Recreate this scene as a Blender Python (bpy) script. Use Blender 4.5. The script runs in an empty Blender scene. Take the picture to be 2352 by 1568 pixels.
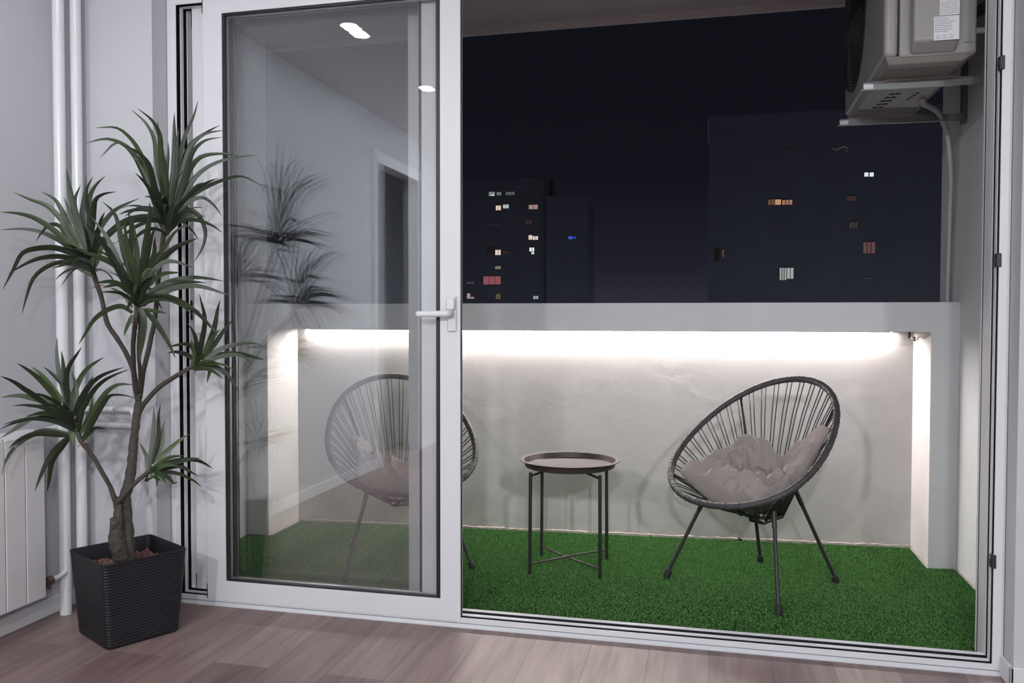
import bpy, bmesh, math, random
from math import sin, cos, pi, sqrt, radians
from mathutils import Vector, Matrix, noise

S = bpy.context.scene
COL = S.collection

# ------------------------------------------------------------------ camera
PITCH, YAW, ROLL, FOCAL_PX = 0.0277, 0.2331, 0.0014, 1928.0
fw = Vector((-sin(YAW)*cos(PITCH), cos(YAW)*cos(PITCH), -sin(PITCH)))
r0 = Vector((cos(YAW), sin(YAW), 0)); u0 = r0.cross(fw)
rt = r0*cos(ROLL) + u0*sin(ROLL); up = u0*cos(ROLL) - r0*sin(ROLL)
cam_data = bpy.data.cameras.new('camera')
cam = bpy.data.objects.new('camera', cam_data); COL.objects.link(cam)
cam_data.sensor_width = 36.0
cam_data.lens = 36.0*FOCAL_PX/2352.0
cam_data.clip_start = 0.05; cam_data.clip_end = 1000
m = Matrix((rt, up, -fw)).transposed().to_4x4()
m.translation = (0, -2.838, 1.10)
cam.matrix_world = m
S.camera = cam

# ------------------------------------------------------------------ exposure, world
S.view_settings.view_transform = 'Standard'
S.view_settings.look = 'None'
S.view_settings.gamma = 1.0
S.view_settings.use_curve_mapping = False
S.view_settings.exposure = 0.0
S.cycles.max_bounces = 14
S.cycles.diffuse_bounces = 6
S.cycles.glossy_bounces = 6
S.cycles.transparent_max_bounces = 40
S.cycles.sample_clamp_indirect = 4.0
S.cycles.caustics_reflective = False
S.cycles.caustics_refractive = False

DOWNLIGHT = 360.0      # emission strength of the room's ceiling lights
LED = 580.0
BULB = 1060.0            # emission strength of the three globe bulbs at the back of the room             # emission strength of the strip under the parapet beam

world = bpy.data.worlds.new('night_sky'); S.world = world
world.use_nodes = True
wt = world.node_tree; wt.nodes.clear()
def wn(t, **k):
    n = wt.nodes.new(t)
    for a, b in k.items(): setattr(n, a, b)
    return n
w_out = wn('ShaderNodeOutputWorld'); w_bg = wn('ShaderNodeBackground')
w_tc = wn('ShaderNodeTexCoord'); w_sep = wn('ShaderNodeSeparateXYZ'); w_ramp = wn('ShaderNodeValToRGB')
w_map = wn('ShaderNodeMapRange'); w_map.inputs['From Min'].default_value = -0.06; w_map.inputs['From Max'].default_value = 0.44
wt.links.new(w_tc.outputs['Generated'], w_sep.inputs[0]); wt.links.new(w_sep.outputs['Z'], w_map.inputs['Value'])
wt.links.new(w_map.outputs['Result'], w_ramp.inputs[0]); wt.links.new(w_ramp.outputs[0], w_bg.inputs['Color'])
wt.links.new(w_bg.outputs[0], w_out.inputs[0])
cr = w_ramp.color_ramp
cr.elements[0].position = 0.0; cr.elements[0].color = (0.037, 0.0385, 0.050, 1)
cr.elements[1].position = 1.0; cr.elements[1].color = (0.0046, 0.0047, 0.0078, 1)
for p, c in ((0.12, (0.0300, 0.0312, 0.0415, 1)), (0.24, (0.0135, 0.0142, 0.0215, 1)), (0.45, (0.0062, 0.0065, 0.0102, 1))):
    e = cr.elements.new(p); e.color = c

# added unseen point lights between the blocks, lifting the dark facades from below
for k, (x, y, e) in enumerate(((-40, 118, 3500), (-20, 116, 2900), (-11, 157, 3000), (2, 66, 2050), (14, 64, 2050), (27, 66, 2050))):
    ld = bpy.data.lights.new('added_facade_light', 'POINT'); ld.energy = e; ld.shadow_soft_size = .5; ld.color = (.88, .92, 1.0)
    lo_ = bpy.data.objects.new('added_facade_light', ld); COL.objects.link(lo_); lo_.location = (x, y, -15)

# ------------------------------------------------------------------ helpers
def tag(o, label=None, cat=None, group=None, kind=None):
    if label: o['label'] = label
    if cat: o['category'] = cat
    if group: o['group'] = group
    if kind: o['kind'] = kind
    return o

def thing(name, label, cat, loc=(0, 0, 0), rz=0.0, group=None, kind=None):
    o = bpy.data.objects.new(name, None); COL.objects.link(o)
    o.empty_display_size = 0.1
    o.location = loc; o.rotation_euler = (0, 0, rz)
    return tag(o, label, cat, group, kind)

def obj(name, bm, mat, parent=None, smooth=False, bevel=0.0, angle=40, seg=2):
    me = bpy.data.meshes.new(name)
    bmesh.ops.recalc_face_normals(bm, faces=bm.faces[:])
    bm.to_mesh(me); bm.free()
    if mat is not None:
        for mm in (mat if isinstance(mat, (list, tuple)) else [mat]): me.materials.append(mm)
    if smooth:
        for p in me.polygons: p.use_smooth = True
        if smooth == 'auto':
            me.set_sharp_from_angle(angle=radians(angle))
    o = bpy.data.objects.new(name, me); COL.objects.link(o)
    if parent is not None: o.parent = parent
    if bevel:
        b = o.modifiers.new('bevel', 'BEVEL'); b.width = bevel; b.segments = seg; b.limit_method = 'ANGLE'
        b.harden_normals = False
    return o

def struct(name, bm, mat, label=None, cat=None, parent=None, **k):
    o = obj(name, bm, mat, parent, **k)
    if parent is None: tag(o, label, cat, None, 'structure')
    return o

def BM(): return bmesh.new()

def box(bm, x0, x1, y0, y1, z0, z1, mi=0):
    v = [bm.verts.new(p) for p in ((x0,y0,z0),(x1,y0,z0),(x1,y1,z0),(x0,y1,z0),(x0,y0,z1),(x1,y0,z1),(x1,y1,z1),(x0,y1,z1))]
    fs = [bm.faces.new([v[i] for i in q]) for q in ((0,3,2,1),(4,5,6,7),(0,1,5,4),(1,2,6,5),(2,3,7,6),(3,0,4,7))]
    for f in fs: f.material_index = mi
    return v

def rect_frame(bm, X0, X1, Z0, Z1, x0, x1, z0, z1, y0, y1):
    """a ring in the XZ plane: outer X0..X1 x Z0..Z1 with an opening x0..x1 x z0..z1, depth y0..y1"""
    o = [(X0,Z0),(X1,Z0),(X1,Z1),(X0,Z1)]; i = [(x0,z0),(x1,z0),(x1,z1),(x0,z1)]
    vo = [[bm.verts.new((x,y,z)) for x,z in o] for y in (y0,y1)]
    vi = [[bm.verts.new((x,y,z)) for x,z in i] for y in (y0,y1)]
    for k in range(4):
        n = (k+1) % 4
        bm.faces.new((vo[0][k],vo[0][n],vi[0][n],vi[0][k]))
        bm.faces.new((vo[1][n],vo[1][k],vi[1][k],vi[1][n]))
        bm.faces.new((vo[0][n],vo[0][k],vo[1][k],vo[1][n]))
        bm.faces.new((vi[0][k],vi[0][n],vi[1][n],vi[1][k]))

def tube(bm, pts, rad, seg=8, closed=False, cap=True, flat=None):
    pts = [Vector(p) for p in pts]; n = len(pts)
    if not isinstance(rad, (list, tuple)): rad = [rad]*n
    rings = []; prev = None
    for k in range(n):
        if closed: t = pts[(k+1) % n]-pts[k-1]
        else: t = pts[min(k+1, n-1)]-pts[max(k-1, 0)]
        if t.length < 1e-9: t = Vector((0,0,1))
        t.normalize()
        if prev is None:
            a = Vector((0,0,1)) if abs(t.z) < .9 else Vector((1,0,0))
            nrm = (a - t*a.dot(t)).normalized()
        else:
            nrm = prev - t*prev.dot(t)
            nrm = nrm.normalized() if nrm.length > 1e-6 else Vector((1,0,0))
        prev = nrm; b = t.cross(nrm)
        rings.append([bm.verts.new(pts[k] + (nrm*cos(2*pi*j/seg) + b*sin(2*pi*j/seg))*rad[k]) for j in range(seg)])
    last = n if closed else n-1
    for k in range(last):
        A, B = rings[k], rings[(k+1) % n]
        off = 0
        if closed and k == n-1:      # line the seam up
            off = min(range(seg), key=lambda q: sum((A[j].co-B[(j+q) % seg].co).length_squared for j in range(seg)))
        for j in range(seg):
            bm.faces.new((A[j], A[(j+1) % seg], B[(j+1+off) % seg], B[(j+off) % seg]))
    if cap and not closed:
        bm.faces.new(rings[0][::-1]); bm.faces.new(rings[-1])
    return rings

def lathe(bm, prof, c=(0,0,0), seg=48, axis='z'):
    """revolve (r, h) pairs about an axis through c"""
    rings = []
    for r, h in prof:
        ring = []
        for j in range(seg):
            a = 2*pi*j/seg
            p = (r*cos(a), r*sin(a), h)
            if axis == 'x': p = (h, r*cos(a), r*sin(a))
            if axis == 'y': p = (r*cos(a), h, r*sin(a))
            ring.append(bm.verts.new((c[0]+p[0], c[1]+p[1], c[2]+p[2])))
        rings.append(ring)
    for A, B in zip(rings, rings[1:]):
        for j in range(seg): bm.faces.new((A[j], A[(j+1) % seg], B[(j+1) % seg], B[j]))
    if prof[0][0] > 1e-6: bm.faces.new(rings[0][::-1])
    if prof[-1][0] > 1e-6: bm.faces.new(rings[-1])
    bmesh.ops.remove_doubles(bm, verts=bm.verts[:], dist=1e-6)

def catmull(pts, per=8, closed=False):
    pts = [Vector(p) for p in pts]; n = len(pts); out = []
    rng_ = range(n) if closed else range(n-1)
    for i in rng_:
        if closed: a, b, c, d = (pts[(i+k-1) % n] for k in range(4))
        else:
            b, c = pts[i], pts[i+1]
            a = pts[i-1] if i else 2*b-c
            d = pts[i+2] if i+2 < n else 2*c-b
        for k in range(per):
            t = k/per
            out.append(.5*((2*b)+(c-a)*t+(2*a-5*b+4*c-d)*t*t+(3*b-a-3*c+d)*t**3))
    if not closed: out.append(pts[-1])
    return out

# ------------------------------------------------------------------ materials
def mat_new(name):
    mt = bpy.data.materials.new(name); mt.use_nodes = True
    nt = mt.node_tree; nt.nodes.clear()
    out = nt.nodes.new('ShaderNodeOutputMaterial')
    return mt, nt, out

def mat(name, col, rough=0.5, metal=0.0, var=0.06, vscale=6.0, bump=0.0, bscale=80.0, coord='Object', spec=0.5, detail=3.0):
    """principled surface whose colour drifts a little with noise, with an optional noise bump"""
    mt, nt, out = mat_new(name)
    b = nt.nodes.new('ShaderNodeBsdfPrincipled')
    nt.links.new(b.outputs[0], out.inputs[0])
    tc = nt.nodes.new('ShaderNodeTexCoord')
    nz = nt.nodes.new('ShaderNodeTexNoise'); nz.inputs['Scale'].default_value = vscale; nz.inputs['Detail'].default_value = detail
    nt.links.new(tc.outputs[coord], nz.inputs['Vector'])
    mr = nt.nodes.new('ShaderNodeMapRange'); mr.inputs['To Min'].default_value = 1-var; mr.inputs['To Max'].default_value = 1+var
    nt.links.new(nz.outputs['Fac'], mr.inputs['Value'])
    mx = nt.nodes.new('ShaderNodeMix'); mx.data_type = 'RGBA'; mx.blend_type = 'MULTIPLY'; mx.inputs['Factor'].default_value = 1
    mx.inputs['A'].default_value = (*col, 1)
    nt.links.new(mr.outputs[0], mx.inputs['B'])
    nt.links.new(mx.outputs['Result'], b.inputs['Base Color'])
    b.inputs['Roughness'].default_value = rough; b.inputs['Metallic'].default_value = metal
    b.inputs['Specular IOR Level'].default_value = spec
    if bump:
        n2 = nt.nodes.new('ShaderNodeTexNoise'); n2.inputs['Scale'].default_value = bscale; n2.inputs['Detail'].default_value = 4
        nt.links.new(tc.outputs[coord], n2.inputs['Vector'])
        bp = nt.nodes.new('ShaderNodeBump'); bp.inputs['Strength'].default_value = bump; bp.inputs['Distance'].default_value = 0.01
        nt.links.new(n2.outputs['Fac'], bp.inputs['Height']); nt.links.new(bp.outputs[0], b.inputs['Normal'])
    mt['principled'] = b.name
    return mt

def glow(name, col, strength):
    mt, nt, out = mat_new(name)
    e = nt.nodes.new('ShaderNodeEmission'); e.inputs['Color'].default_value = (*col, 1); e.inputs['Strength'].default_value = strength
    nt.links.new(e.outputs[0], out.inputs[0])
    return mt

def glass_mat(name, tint):
    """clear pane: Fresnel mirror over a straight-through body"""
    mt, nt, out = mat_new(name)
    tr = nt.nodes.new('ShaderNodeBsdfTransparent'); tr.inputs['Color'].default_value = (*tint, 1)
    gl = nt.nodes.new('ShaderNodeBsdfGlossy'); gl.inputs['Roughness'].default_value = 0.0; gl.inputs['Color'].default_value = (.93, .96, 1, 1)
    geo = nt.nodes.new('ShaderNodeNewGeometry')
    mr = nt.nodes.new('ShaderNodeMapRange'); mr.inputs['To Min'].default_value = 1.74; mr.inputs['To Max'].default_value = 1/1.74
    nt.links.new(geo.outputs['Backfacing'], mr.inputs['Value'])
    fr = nt.nodes.new('ShaderNodeFresnel'); nt.links.new(mr.outputs[0], fr.inputs['IOR'])
    mx = nt.nodes.new('ShaderNodeMixShader')
    nt.links.new(fr.outputs[0], mx.inputs[0]); nt.links.new(tr.outputs[0], mx.inputs[1]); nt.links.new(gl.outputs[0], mx.inputs[2])
    nt.links.new(mx.outputs[0], out.inputs[0])
    return mt

def floor_mat():
    mt, nt, out = mat_new('wood_laminate')
    N = nt.nodes.new; L = nt.links.new
    b = N('ShaderNodeBsdfPrincipled'); L(b.outputs[0], out.inputs[0])
    tc = N('ShaderNodeTexCoord'); sp = N('ShaderNodeSeparateXYZ'); L(tc.outputs['Object'], sp.inputs[0])
    cb = N('ShaderNodeCombineXYZ'); L(sp.outputs['Y'], cb.inputs['X']); L(sp.outputs['X'], cb.inputs['Y'])
    br = N('ShaderNodeTexBrick'); L(cb.outputs[0], br.inputs['Vector'])
    br.inputs['Scale'].default_value = 1; br.inputs['Brick Width'].default_value = 1.285; br.inputs['Row Height'].default_value = 0.192
    br.inputs['Mortar Size'].default_value = 0.0009; br.inputs['Mortar Smooth'].default_value = 0.1; br.offset = 0.37
    br.inputs['Color1'].default_value = (0.160, 0.103, 0.101, 1); br.inputs['Color2'].default_value = (0.288, 0.206, 0.193, 1)
    br.inputs['Mortar'].default_value = (0.09, 0.062, 0.06, 1)
    # the grain runs along the planks
    mp = N('ShaderNodeMapping'); mp.inputs['Scale'].default_value = (24, 1.6, 1); L(tc.outputs['Object'], mp.inputs['Vector'])
    nz = N('ShaderNodeTexNoise'); nz.inputs['Scale'].default_value = 1.0; nz.inputs['Detail'].default_value = 6; nz.inputs['Distortion'].default_value = 0.9
    L(mp.outputs[0], nz.inputs['Vector'])
    mp2 = N('ShaderNodeMapping'); mp2.inputs['Scale'].default_value = (5.5, 0.75, 1); L(tc.outputs['Object'], mp2.inputs['Vector'])
    nz2 = N('ShaderNodeTexNoise'); nz2.inputs['Scale'].default_value = 1.0; nz2.inputs['Detail'].default_value = 2; nz2.inputs['Distortion'].default_value = 0.4
    L(mp2.outputs[0], nz2.inputs['Vector'])
    wv = N('ShaderNodeMath'); wv.operation = 'MULTIPLY'; wv.inputs[1].default_value = 34; L(nz2.outputs['Fac'], wv.inputs[0])
    sn = N('ShaderNodeMath'); sn.operation = 'SINE'; L(wv.outputs[0], sn.inputs[0])
    m1 = N('ShaderNodeMapRange'); m1.inputs['From Min'].default_value = 0.3; m1.inputs['From Max'].default_value = 0.7
    m1.inputs['To Min'].default_value = 0.74; m1.inputs['To Max'].default_value = 1.2; L(nz.outputs['Fac'], m1.inputs['Value'])
    m2 = N('ShaderNodeMapRange'); m2.inputs['From Min'].default_value = -1; m2.inputs['To Min'].default_value = 0.93; m2.inputs['To Max'].default_value = 1.05
    L(sn.outputs[0], m2.inputs['Value'])
    mm = N('ShaderNodeMath'); mm.operation = 'MULTIPLY'; L(m1.outputs[0], mm.inputs[0]); L(m2.outputs[0], mm.inputs[1])
    mx = N('ShaderNodeMix'); mx.data_type = 'RGBA'; mx.blend_type = 'MULTIPLY'; mx.inputs['Factor'].default_value = 1
    L(br.outputs['Color'], mx.inputs['A']); L(mm.outputs[0], mx.inputs['B'])
    L(mx.outputs['Result'], b.inputs['Base Color'])
    b.inputs['Roughness'].default_value = 0.42; b.inputs['Specular IOR Level'].default_value = 0.35
    bp = N('ShaderNodeBump'); bp.inputs['Strength'].default_value = 0.08; bp.inputs['Distance'].default_value = 0.004
    L(nz.outputs['Fac'], bp.inputs['Height']); L(bp.outputs[0], b.inputs['Normal'])
    return mt

def plaster_mat(name, col, stain, rough=0.9, bump=0.10, stain_amt=0.55):
    """hand-trowelled wall paint: broad lumps, fine grain and blotches of old damp low down"""
    mt, nt, out = mat_new(name)
    N = nt.nodes.new; L = nt.links.new
    b = N('ShaderNodeBsdfPrincipled'); L(b.outputs[0], out.inputs[0]); b.inputs['Roughness'].default_value = rough
    b.inputs['Specular IOR Level'].default_value = 0.2
    tc = N('ShaderNodeTexCoord'); sp = N('ShaderNodeSeparateXYZ'); L(tc.outputs['Object'], sp.inputs[0])
    n1 = N('ShaderNodeTexNoise'); n1.inputs['Scale'].default_value = 2.3; n1.inputs['Detail'].default_value = 5; n1.inputs['Roughness'].default_value = .6
    L(tc.outputs['Object'], n1.inputs['Vector'])
    n2 = N('ShaderNodeTexNoise'); n2.inputs['Scale'].default_value = 7; n2.inputs['Detail'].default_value = 6; n2.inputs['Distortion'].default_value = .6
    L(tc.outputs['Object'], n2.inputs['Vector'])
    n3 = N('ShaderNodeTexNoise'); n3.inputs['Scale'].default_value = 95; n3.inputs['Detail'].default_value = 4
    L(tc.outputs['Object'], n3.inputs['Vector'])
    # damp blotches: a shape of their own, on the lowest 35 cm
    lo = N('ShaderNodeMapRange'); lo.inputs['From Min'].default_value = 0.38; lo.inputs['From Max'].default_value = 0.02; L(sp.outputs['Z'], lo.inputs['Value'])
    bl = N('ShaderNodeMapRange'); bl.inputs['From Min'].default_value = 0.42; bl.inputs['From Max'].default_value = 0.62; L(n1.outputs['Fac'], bl.inputs['Value'])
    mu = N('ShaderNodeMath'); mu.operation = 'MULTIPLY'; L(lo.outputs[0], mu.inputs[0]); L(bl.outputs[0], mu.inputs[1])
    mu2 = N('ShaderNodeMath'); mu2.operation = 'MULTIPLY'; mu2.inputs[1].default_value = stain_amt; L(mu.outputs[0], mu2.inputs[0])
    mx = N('ShaderNodeMix'); mx.data_type = 'RGBA'; mx.inputs['A'].default_value = (*col, 1); mx.inputs['B'].default_value = (*stain, 1)
    L(mu2.outputs[0], mx.inputs['Factor'])
    mr = N('ShaderNodeMapRange'); mr.inputs['To Min'].default_value = .92; mr.inputs['To Max'].default_value = 1.06; L(n2.outputs['Fac'], mr.inputs['Value'])
    mx2 = N('ShaderNodeMix'); mx2.data_type = 'RGBA'; mx2.blend_type = 'MULTIPLY'; mx2.inputs['Factor'].default_value = 1
    L(mx.outputs['Result'], mx2.inputs['A']); L(mr.outputs[0], mx2.inputs['B']); L(mx2.outputs['Result'], b.inputs['Base Color'])
    ad = N('ShaderNodeMath'); ad.operation = 'MULTIPLY_ADD'; ad.inputs[1].default_value = 0.16
    L(n3.outputs['Fac'], ad.inputs[0]); L(n2.outputs['Fac'], ad.inputs[2])
    bp = N('ShaderNodeBump'); bp.inputs['Strength'].default_value = bump; bp.inputs['Distance'].default_value = 0.02
    L(ad.outputs[0], bp.inputs['Height']); L(bp.outputs[0], b.inputs['Normal'])
    return mt

def leaf_mat(name, c1, c2, rough=.45, spec=.5):
    mt, nt, out = mat_new(name)
    N = nt.nodes.new; L = nt.links.new
    b = N('ShaderNodeBsdfPrincipled'); L(b.outputs[0], out.inputs[0]); b.inputs['Roughness'].default_value = rough; b.inputs['Specular IOR Level'].default_value = spec
    at = N('ShaderNodeAttribute'); at.attribute_name = 'leaf_tone'
    tc = N('ShaderNodeTexCoord')
    nz = N('ShaderNodeTexNoise'); nz.inputs['Scale'].default_value = 25; L(tc.outputs['Object'], nz.inputs['Vector'])
    ad = N('ShaderNodeMath'); ad.operation = 'MULTIPLY_ADD'; ad.inputs[1].default_value = .25; L(nz.outputs['Fac'], ad.inputs[0]); L(at.outputs['Fac'], ad.inputs[2])
    mx = N('ShaderNodeMix'); mx.data_type = 'RGBA'; mx.inputs['A'].default_value = (*c1, 1); mx.inputs['B'].default_value = (*c2, 1)
    L(ad.outputs[0], mx.inputs['Factor']); L(mx.outputs['Result'], b.inputs['Base Color'])
    return mt

M = dict(
    wall=mat('white_wall_paint', (0.575, 0.58, 0.605), .85, var=.015, vscale=2, bump=.05, bscale=160),
    ceiling=mat('ceiling_paint', (0.74, 0.74, 0.76), .9, var=.015, bump=.04, bscale=140),
    lacquer=mat('white_lacquer', (0.765, 0.77, 0.79), .32, var=.01),
    trim=mat('grey_white_trim', (0.66, 0.685, 0.705), .4, var=.02),
    base=mat('white_baseboard', (0.74, 0.745, 0.76), .35, var=.02),
    gasket=mat('black_gasket', (0.012, 0.013, 0.016), .38, var=.1),
    channel=mat('black_track_channel', (0.006, 0.006, 0.009), .55, var=.1),
    spacer=mat('aluminium_spacer', (0.62, 0.63, 0.64), .3, metal=.9, var=.05),
    glass=glass_mat('clear_glass', (0.994, 0.997, 0.994)),
    pipe=mat('white_pipe_enamel', (0.78, 0.79, 0.81), .22, var=.02),
    radiator=mat('radiator_enamel', (0.72, 0.71, 0.715), .3, var=.03),
    brass=mat('aged_brass', (0.17, 0.115, 0.085), .4, metal=.7, var=.2),
    wood=floor_mat(),
    niche=plaster_mat('niche_plaster', (0.80, 0.755, 0.735), (0.42, 0.35, 0.29), stain_amt=.34),
    balcony=plaster_mat('balcony_grey_paint', (0.71, 0.715, 0.725), (0.50, 0.48, 0.45), bump=.06, stain_amt=.2),
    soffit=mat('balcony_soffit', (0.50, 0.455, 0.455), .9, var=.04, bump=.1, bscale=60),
    scrape=mat('bare_plaster', (0.60, 0.49, 0.43), .9, var=.2, vscale=30, bump=.4, bscale=90),
    turf=leaf_mat('turf_blade', (0.036, 0.112, 0.023), (0.150, 0.320, 0.100), .85, .12),
    turfback=mat('turf_backing', (0.013, 0.045, 0.010), .9, var=.2, vscale=200, spec=.05),
    pot=mat('anthracite_plastic', (0.0095, 0.010, 0.013), .48, var=.1, spec=.4),
    clay=mat('clay_pebbles', (0.155, 0.075, 0.060), .8, var=.35, vscale=60, bump=.3, bscale=120),
    bark=mat('plant_bark', (0.060, 0.052, 0.044), .75, var=.35, vscale=45, bump=.8, bscale=55),
    branch=mat('plant_branch', (0.055, 0.048, 0.036), .7, var=.25, vscale=40, bump=.4, bscale=80),
    leaf=leaf_mat('plant_leaf', (0.012, 0.017, 0.011), (0.070, 0.115, 0.036)),
    bud=mat('pink_node', (0.33, 0.17, 0.15), .6, var=.15),
    cord=mat('grey_cord', (0.050, 0.047, 0.050), .55, var=.12, vscale=40),
    wrap=mat('grey_wound_cord', (0.058, 0.053, 0.056), .55, var=.18, vscale=30),
    steel=mat('dark_chair_steel', (0.030, 0.029, 0.031), .42, metal=.2, var=.1),
    rubber=mat('black_rubber_foot', (0.014, 0.014, 0.015), .6, var=.1),
    cloth=mat('grey_cotton', (0.335, 0.295, 0.28), .92, var=.06, vscale=12, bump=.15, bscale=420, spec=.1),
    tray=mat('bronze_tray', (0.064, 0.050, 0.047), .46, metal=.35, var=.1, vscale=20),
    tableleg=mat('table_steel', (0.024, 0.021, 0.022), .45, metal=.2, var=.1),
    ac=mat('ac_enamel', (0.30, 0.29, 0.28), .4, var=.03),
    acdirt=mat('ac_base_steel', (0.24, 0.22, 0.205), .55, var=.14, vscale=12),
    acgrille=mat('ac_dark_grille', (0.030, 0.031, 0.033), .6, var=.1),
    galv=mat('galvanised_bracket', (0.17, 0.175, 0.175), .45, metal=.3, var=.06),
    paper=mat('sticker_paper', (0.74, 0.75, 0.77), .6, var=.02),
    print_=mat('sticker_print', (0.16, 0.16, 0.18), .7, var=.05),
    hose=mat('corrugated_hose', (0.50, 0.47, 0.46), .55, var=.08),
    foam=mat('black_foam_sleeve', (0.016, 0.016, 0.018), .8, var=.2, bump=.3, bscale=60),
    hole=mat('dark_cavity', (0.006, 0.005, 0.005), .9, var=.1),
    plaque=mat('black_plastic', (0.016, 0.016, 0.018), .45, var=.1),
    wirew=mat('white_wire', (0.70, 0.62, 0.56), .5, var=.1),
    facade=mat('night_facade', (0.148, 0.152, 0.19), .9, var=.12, vscale=.3),
    winframe=mat('window_frame_dark', (0.12, 0.12, 0.13), .6, var=.05),
    led=glow('led_diffuser', (1.0, 0.945, 0.92), LED),
    bulb=glow('globe_bulb', (0.95, 0.965, 1.0), BULB),
    lamp=glow('downlight_diffuser', (0.93, 0.955, 1.0), DOWNLIGHT),
)

# ================================================================== THE SETTING
XL, XR = -2.38, 1.90          # side walls of the room
YW, YB = -0.085, -6.60        # inner face of the door wall, back wall
ZC = 2.57                     # room ceiling
BXL, BXR = -2.37, 1.04        # balcony side walls
def turf_z(x): return 0.0163*(x + 0.17)

b = BM(); box(b, XL-.3, XR+.3, YB-.3, 0.02, -0.12, 0.0)
struct('floor', b, M['wood'], 'brown wood laminate floor of the room', 'floor')
b = BM(); box(b, XL-.3, XR+.3, YB-.3, YW, ZC, ZC+.12)
struct('ceiling', b, M['ceiling'], 'white room ceiling', 'ceiling')

# left wall with the doorway that shows in the glass
DY0, DY1, DZ = -3.74, -2.86, 2.245
b = BM()
box(b, XL-.12, XL, DY1, YW, 0, ZC); box(b, XL-.12, XL, YB, DY0, 0, ZC); box(b, XL-.12, XL, DY0, DY1, DZ, ZC)
struct('wall_left', b, M['wall'], 'white wall on the left behind the radiator', 'wall')
b = BM()
rect_frame(b, DY0-.07, DY1+.07, -.001, DZ+.07, DY0+.012, DY1-.012, -.002, DZ-.012, 0, .018)
bmesh.ops.transform(b, matrix=Matrix(((0,1,0,XL-.004),(1,0,0,0),(0,0,1,0),(0,0,0,1))), verts=b.verts[:])
struct('trim_1', b, M['lacquer'], 'white casing around the doorway in the left wall', 'door casing', bevel=.003)
b = BM()
box(b, XL-1.6, XL-1.5, -4.6, -2.0, 0, ZC); box(b, XL-1.6, XL-.12, -4.7, -4.6, 0, ZC); box(b, XL-1.6, XL-.12, -2.0, -1.9, 0, ZC)
box(b, XL-1.6, XL-.12, -4.7, -1.9, ZC, ZC+.1); box(b, XL-1.6, XL-.31, -4.7, -1.9, -.12, -.001)
struct('wall_corridor', b, M['wall'], 'pale corridor walls beyond the doorway', 'wall')

b = BM(); box(b, XR, XR+.12, YB, YW, 0, ZC)
struct('wall_right', b, M['wall'], 'white wall on the right of the room', 'wall')
b = BM(); box(b, XL-.12, XR+.12, YB-.12, YB, 0, ZC)
struct('wall_back', b, M['wall'], 'white wall at the back of the room', 'wall')
# the wall that holds the sliding door
OX0, OX1, OZ = -2.03, 0.884, 2.36
b = BM()
box(b, XL-.12, OX0, YW, .19, -.12, ZC+.2); box(b, OX1, XR+.12, YW, .19, -.12, ZC+.2); box(b, OX0, OX1, YW, .19, OZ, ZC+.2)
struct('wall_front', b, M['wall'], 'white wall around the sliding balcony door', 'wall')

def skirting(name, segs, label):
    b = BM()
    for x0, x1, y0, y1 in segs: box(b, x0, x1, y0, y1, 0, .066)
    struct(name, b, M['base'], label, 'baseboard', bevel=.004)
skirting('baseboard_left', [(XL, XL+.012, DY1+.075, YW), (XL, XL+.012, YB, DY0-.075)], 'white baseboard along the left wall under the radiator')
skirting('baseboard_front', [(XL, OX0, YW-.012, YW), (OX1-.012, XR, YW-.012, YW), (OX1-.012, OX1, YW-.012, -.001)], 'white baseboard along the door wall')
skirting('baseboard_right', [(XR-.012, XR, YB, YW)], 'white baseboard along the right wall')

# ------------------------------------------------------------------ door frame: jambs, head and sill with two open tracks and a narrow third one
JX0, JX1, HZ = -1.990, 0.852, 2.287
fr = thing('door_frame', 'white frame of the sliding balcony door with dark open tracks', 'door frame', (0, 0, 0), kind='structure')
b = BM()
rect_frame(b, OX0, OX1, -.001, 2.37, JX0-.012, JX1+.012, .003, HZ+.012, .006, .011)      # front flange
for y0, y1, zs in ((.0005, .006, .034), (.031, .051, .033), (.073, .092, .036)):                # lip and rails
    if y0 < .01: rect_frame(b, JX0-.03, JX1+.03, .015, HZ+.03, JX0, JX1, zs, HZ, y0, y1)
    else: rect_frame(b, JX0-.0035, JX1+.0035, zs-.0035, HZ+.0035, JX0, JX1, zs, HZ, y0, y1)          # white tips of the black rails
for y0, y1 in ((.092, .150), (.163, .178)):                                                        # outer part: jambs and head only
    box(b, JX0-.03, JX0, y0, y1, -.03, HZ+.03); box(b, JX1, JX1+.03, y0, y1, -.03, HZ+.03); box(b, JX0, JX1, y0, y1, HZ, HZ+.03)
box(b, OX0+.004, JX0-.022, -.002, .009, .035, 2.37); box(b, JX1+.0225, OX1-.002, -.002, .009, .035, 2.37)
obj('jamb_and_rails', b, M['lacquer'], fr, bevel=.0012, seg=1)
b = BM()
rect_frame(b, OX0+.002, OX1-.002, -.03, 2.36, JX0-.020, JX1+.016, .006, HZ+.016, .014, .177)
for y0, y1, zs in ((.0315, .0505, .033), (.0735, .0915, .036)): rect_frame(b, JX0-.022, JX1+.018, .005, HZ+.018, JX0-.0034, JX1+.0034, zs-.0034, HZ+.0034, y0, y1)
rect_frame(b, JX0-.022, JX1+.018, .005, HZ+.018, JX0-.001, JX1+.001, .004, HZ+.001, .1505, .1625)
rect_frame(b, JX0-.022, JX1+.018, .005, HZ+.018, JX0-.0015, JX1+.0015, .0325, HZ+.0015, .0062, .0078)
obj('track_channel', b, M['channel'], fr)
b = BM()   # quarter-round threshold strip on the floor
vs = [(-.006, 0), (-.006, .0035), (-.0045, .0045), (.004, .0125), (.0065, .0125), (.0065, 0)]
A_ = [b.verts.new((OX0+.01, y-.001, z)) for y, z in vs]; B_ = [b.verts.new((OX1+.0, y-.001, z)) for y, z in vs]
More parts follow.
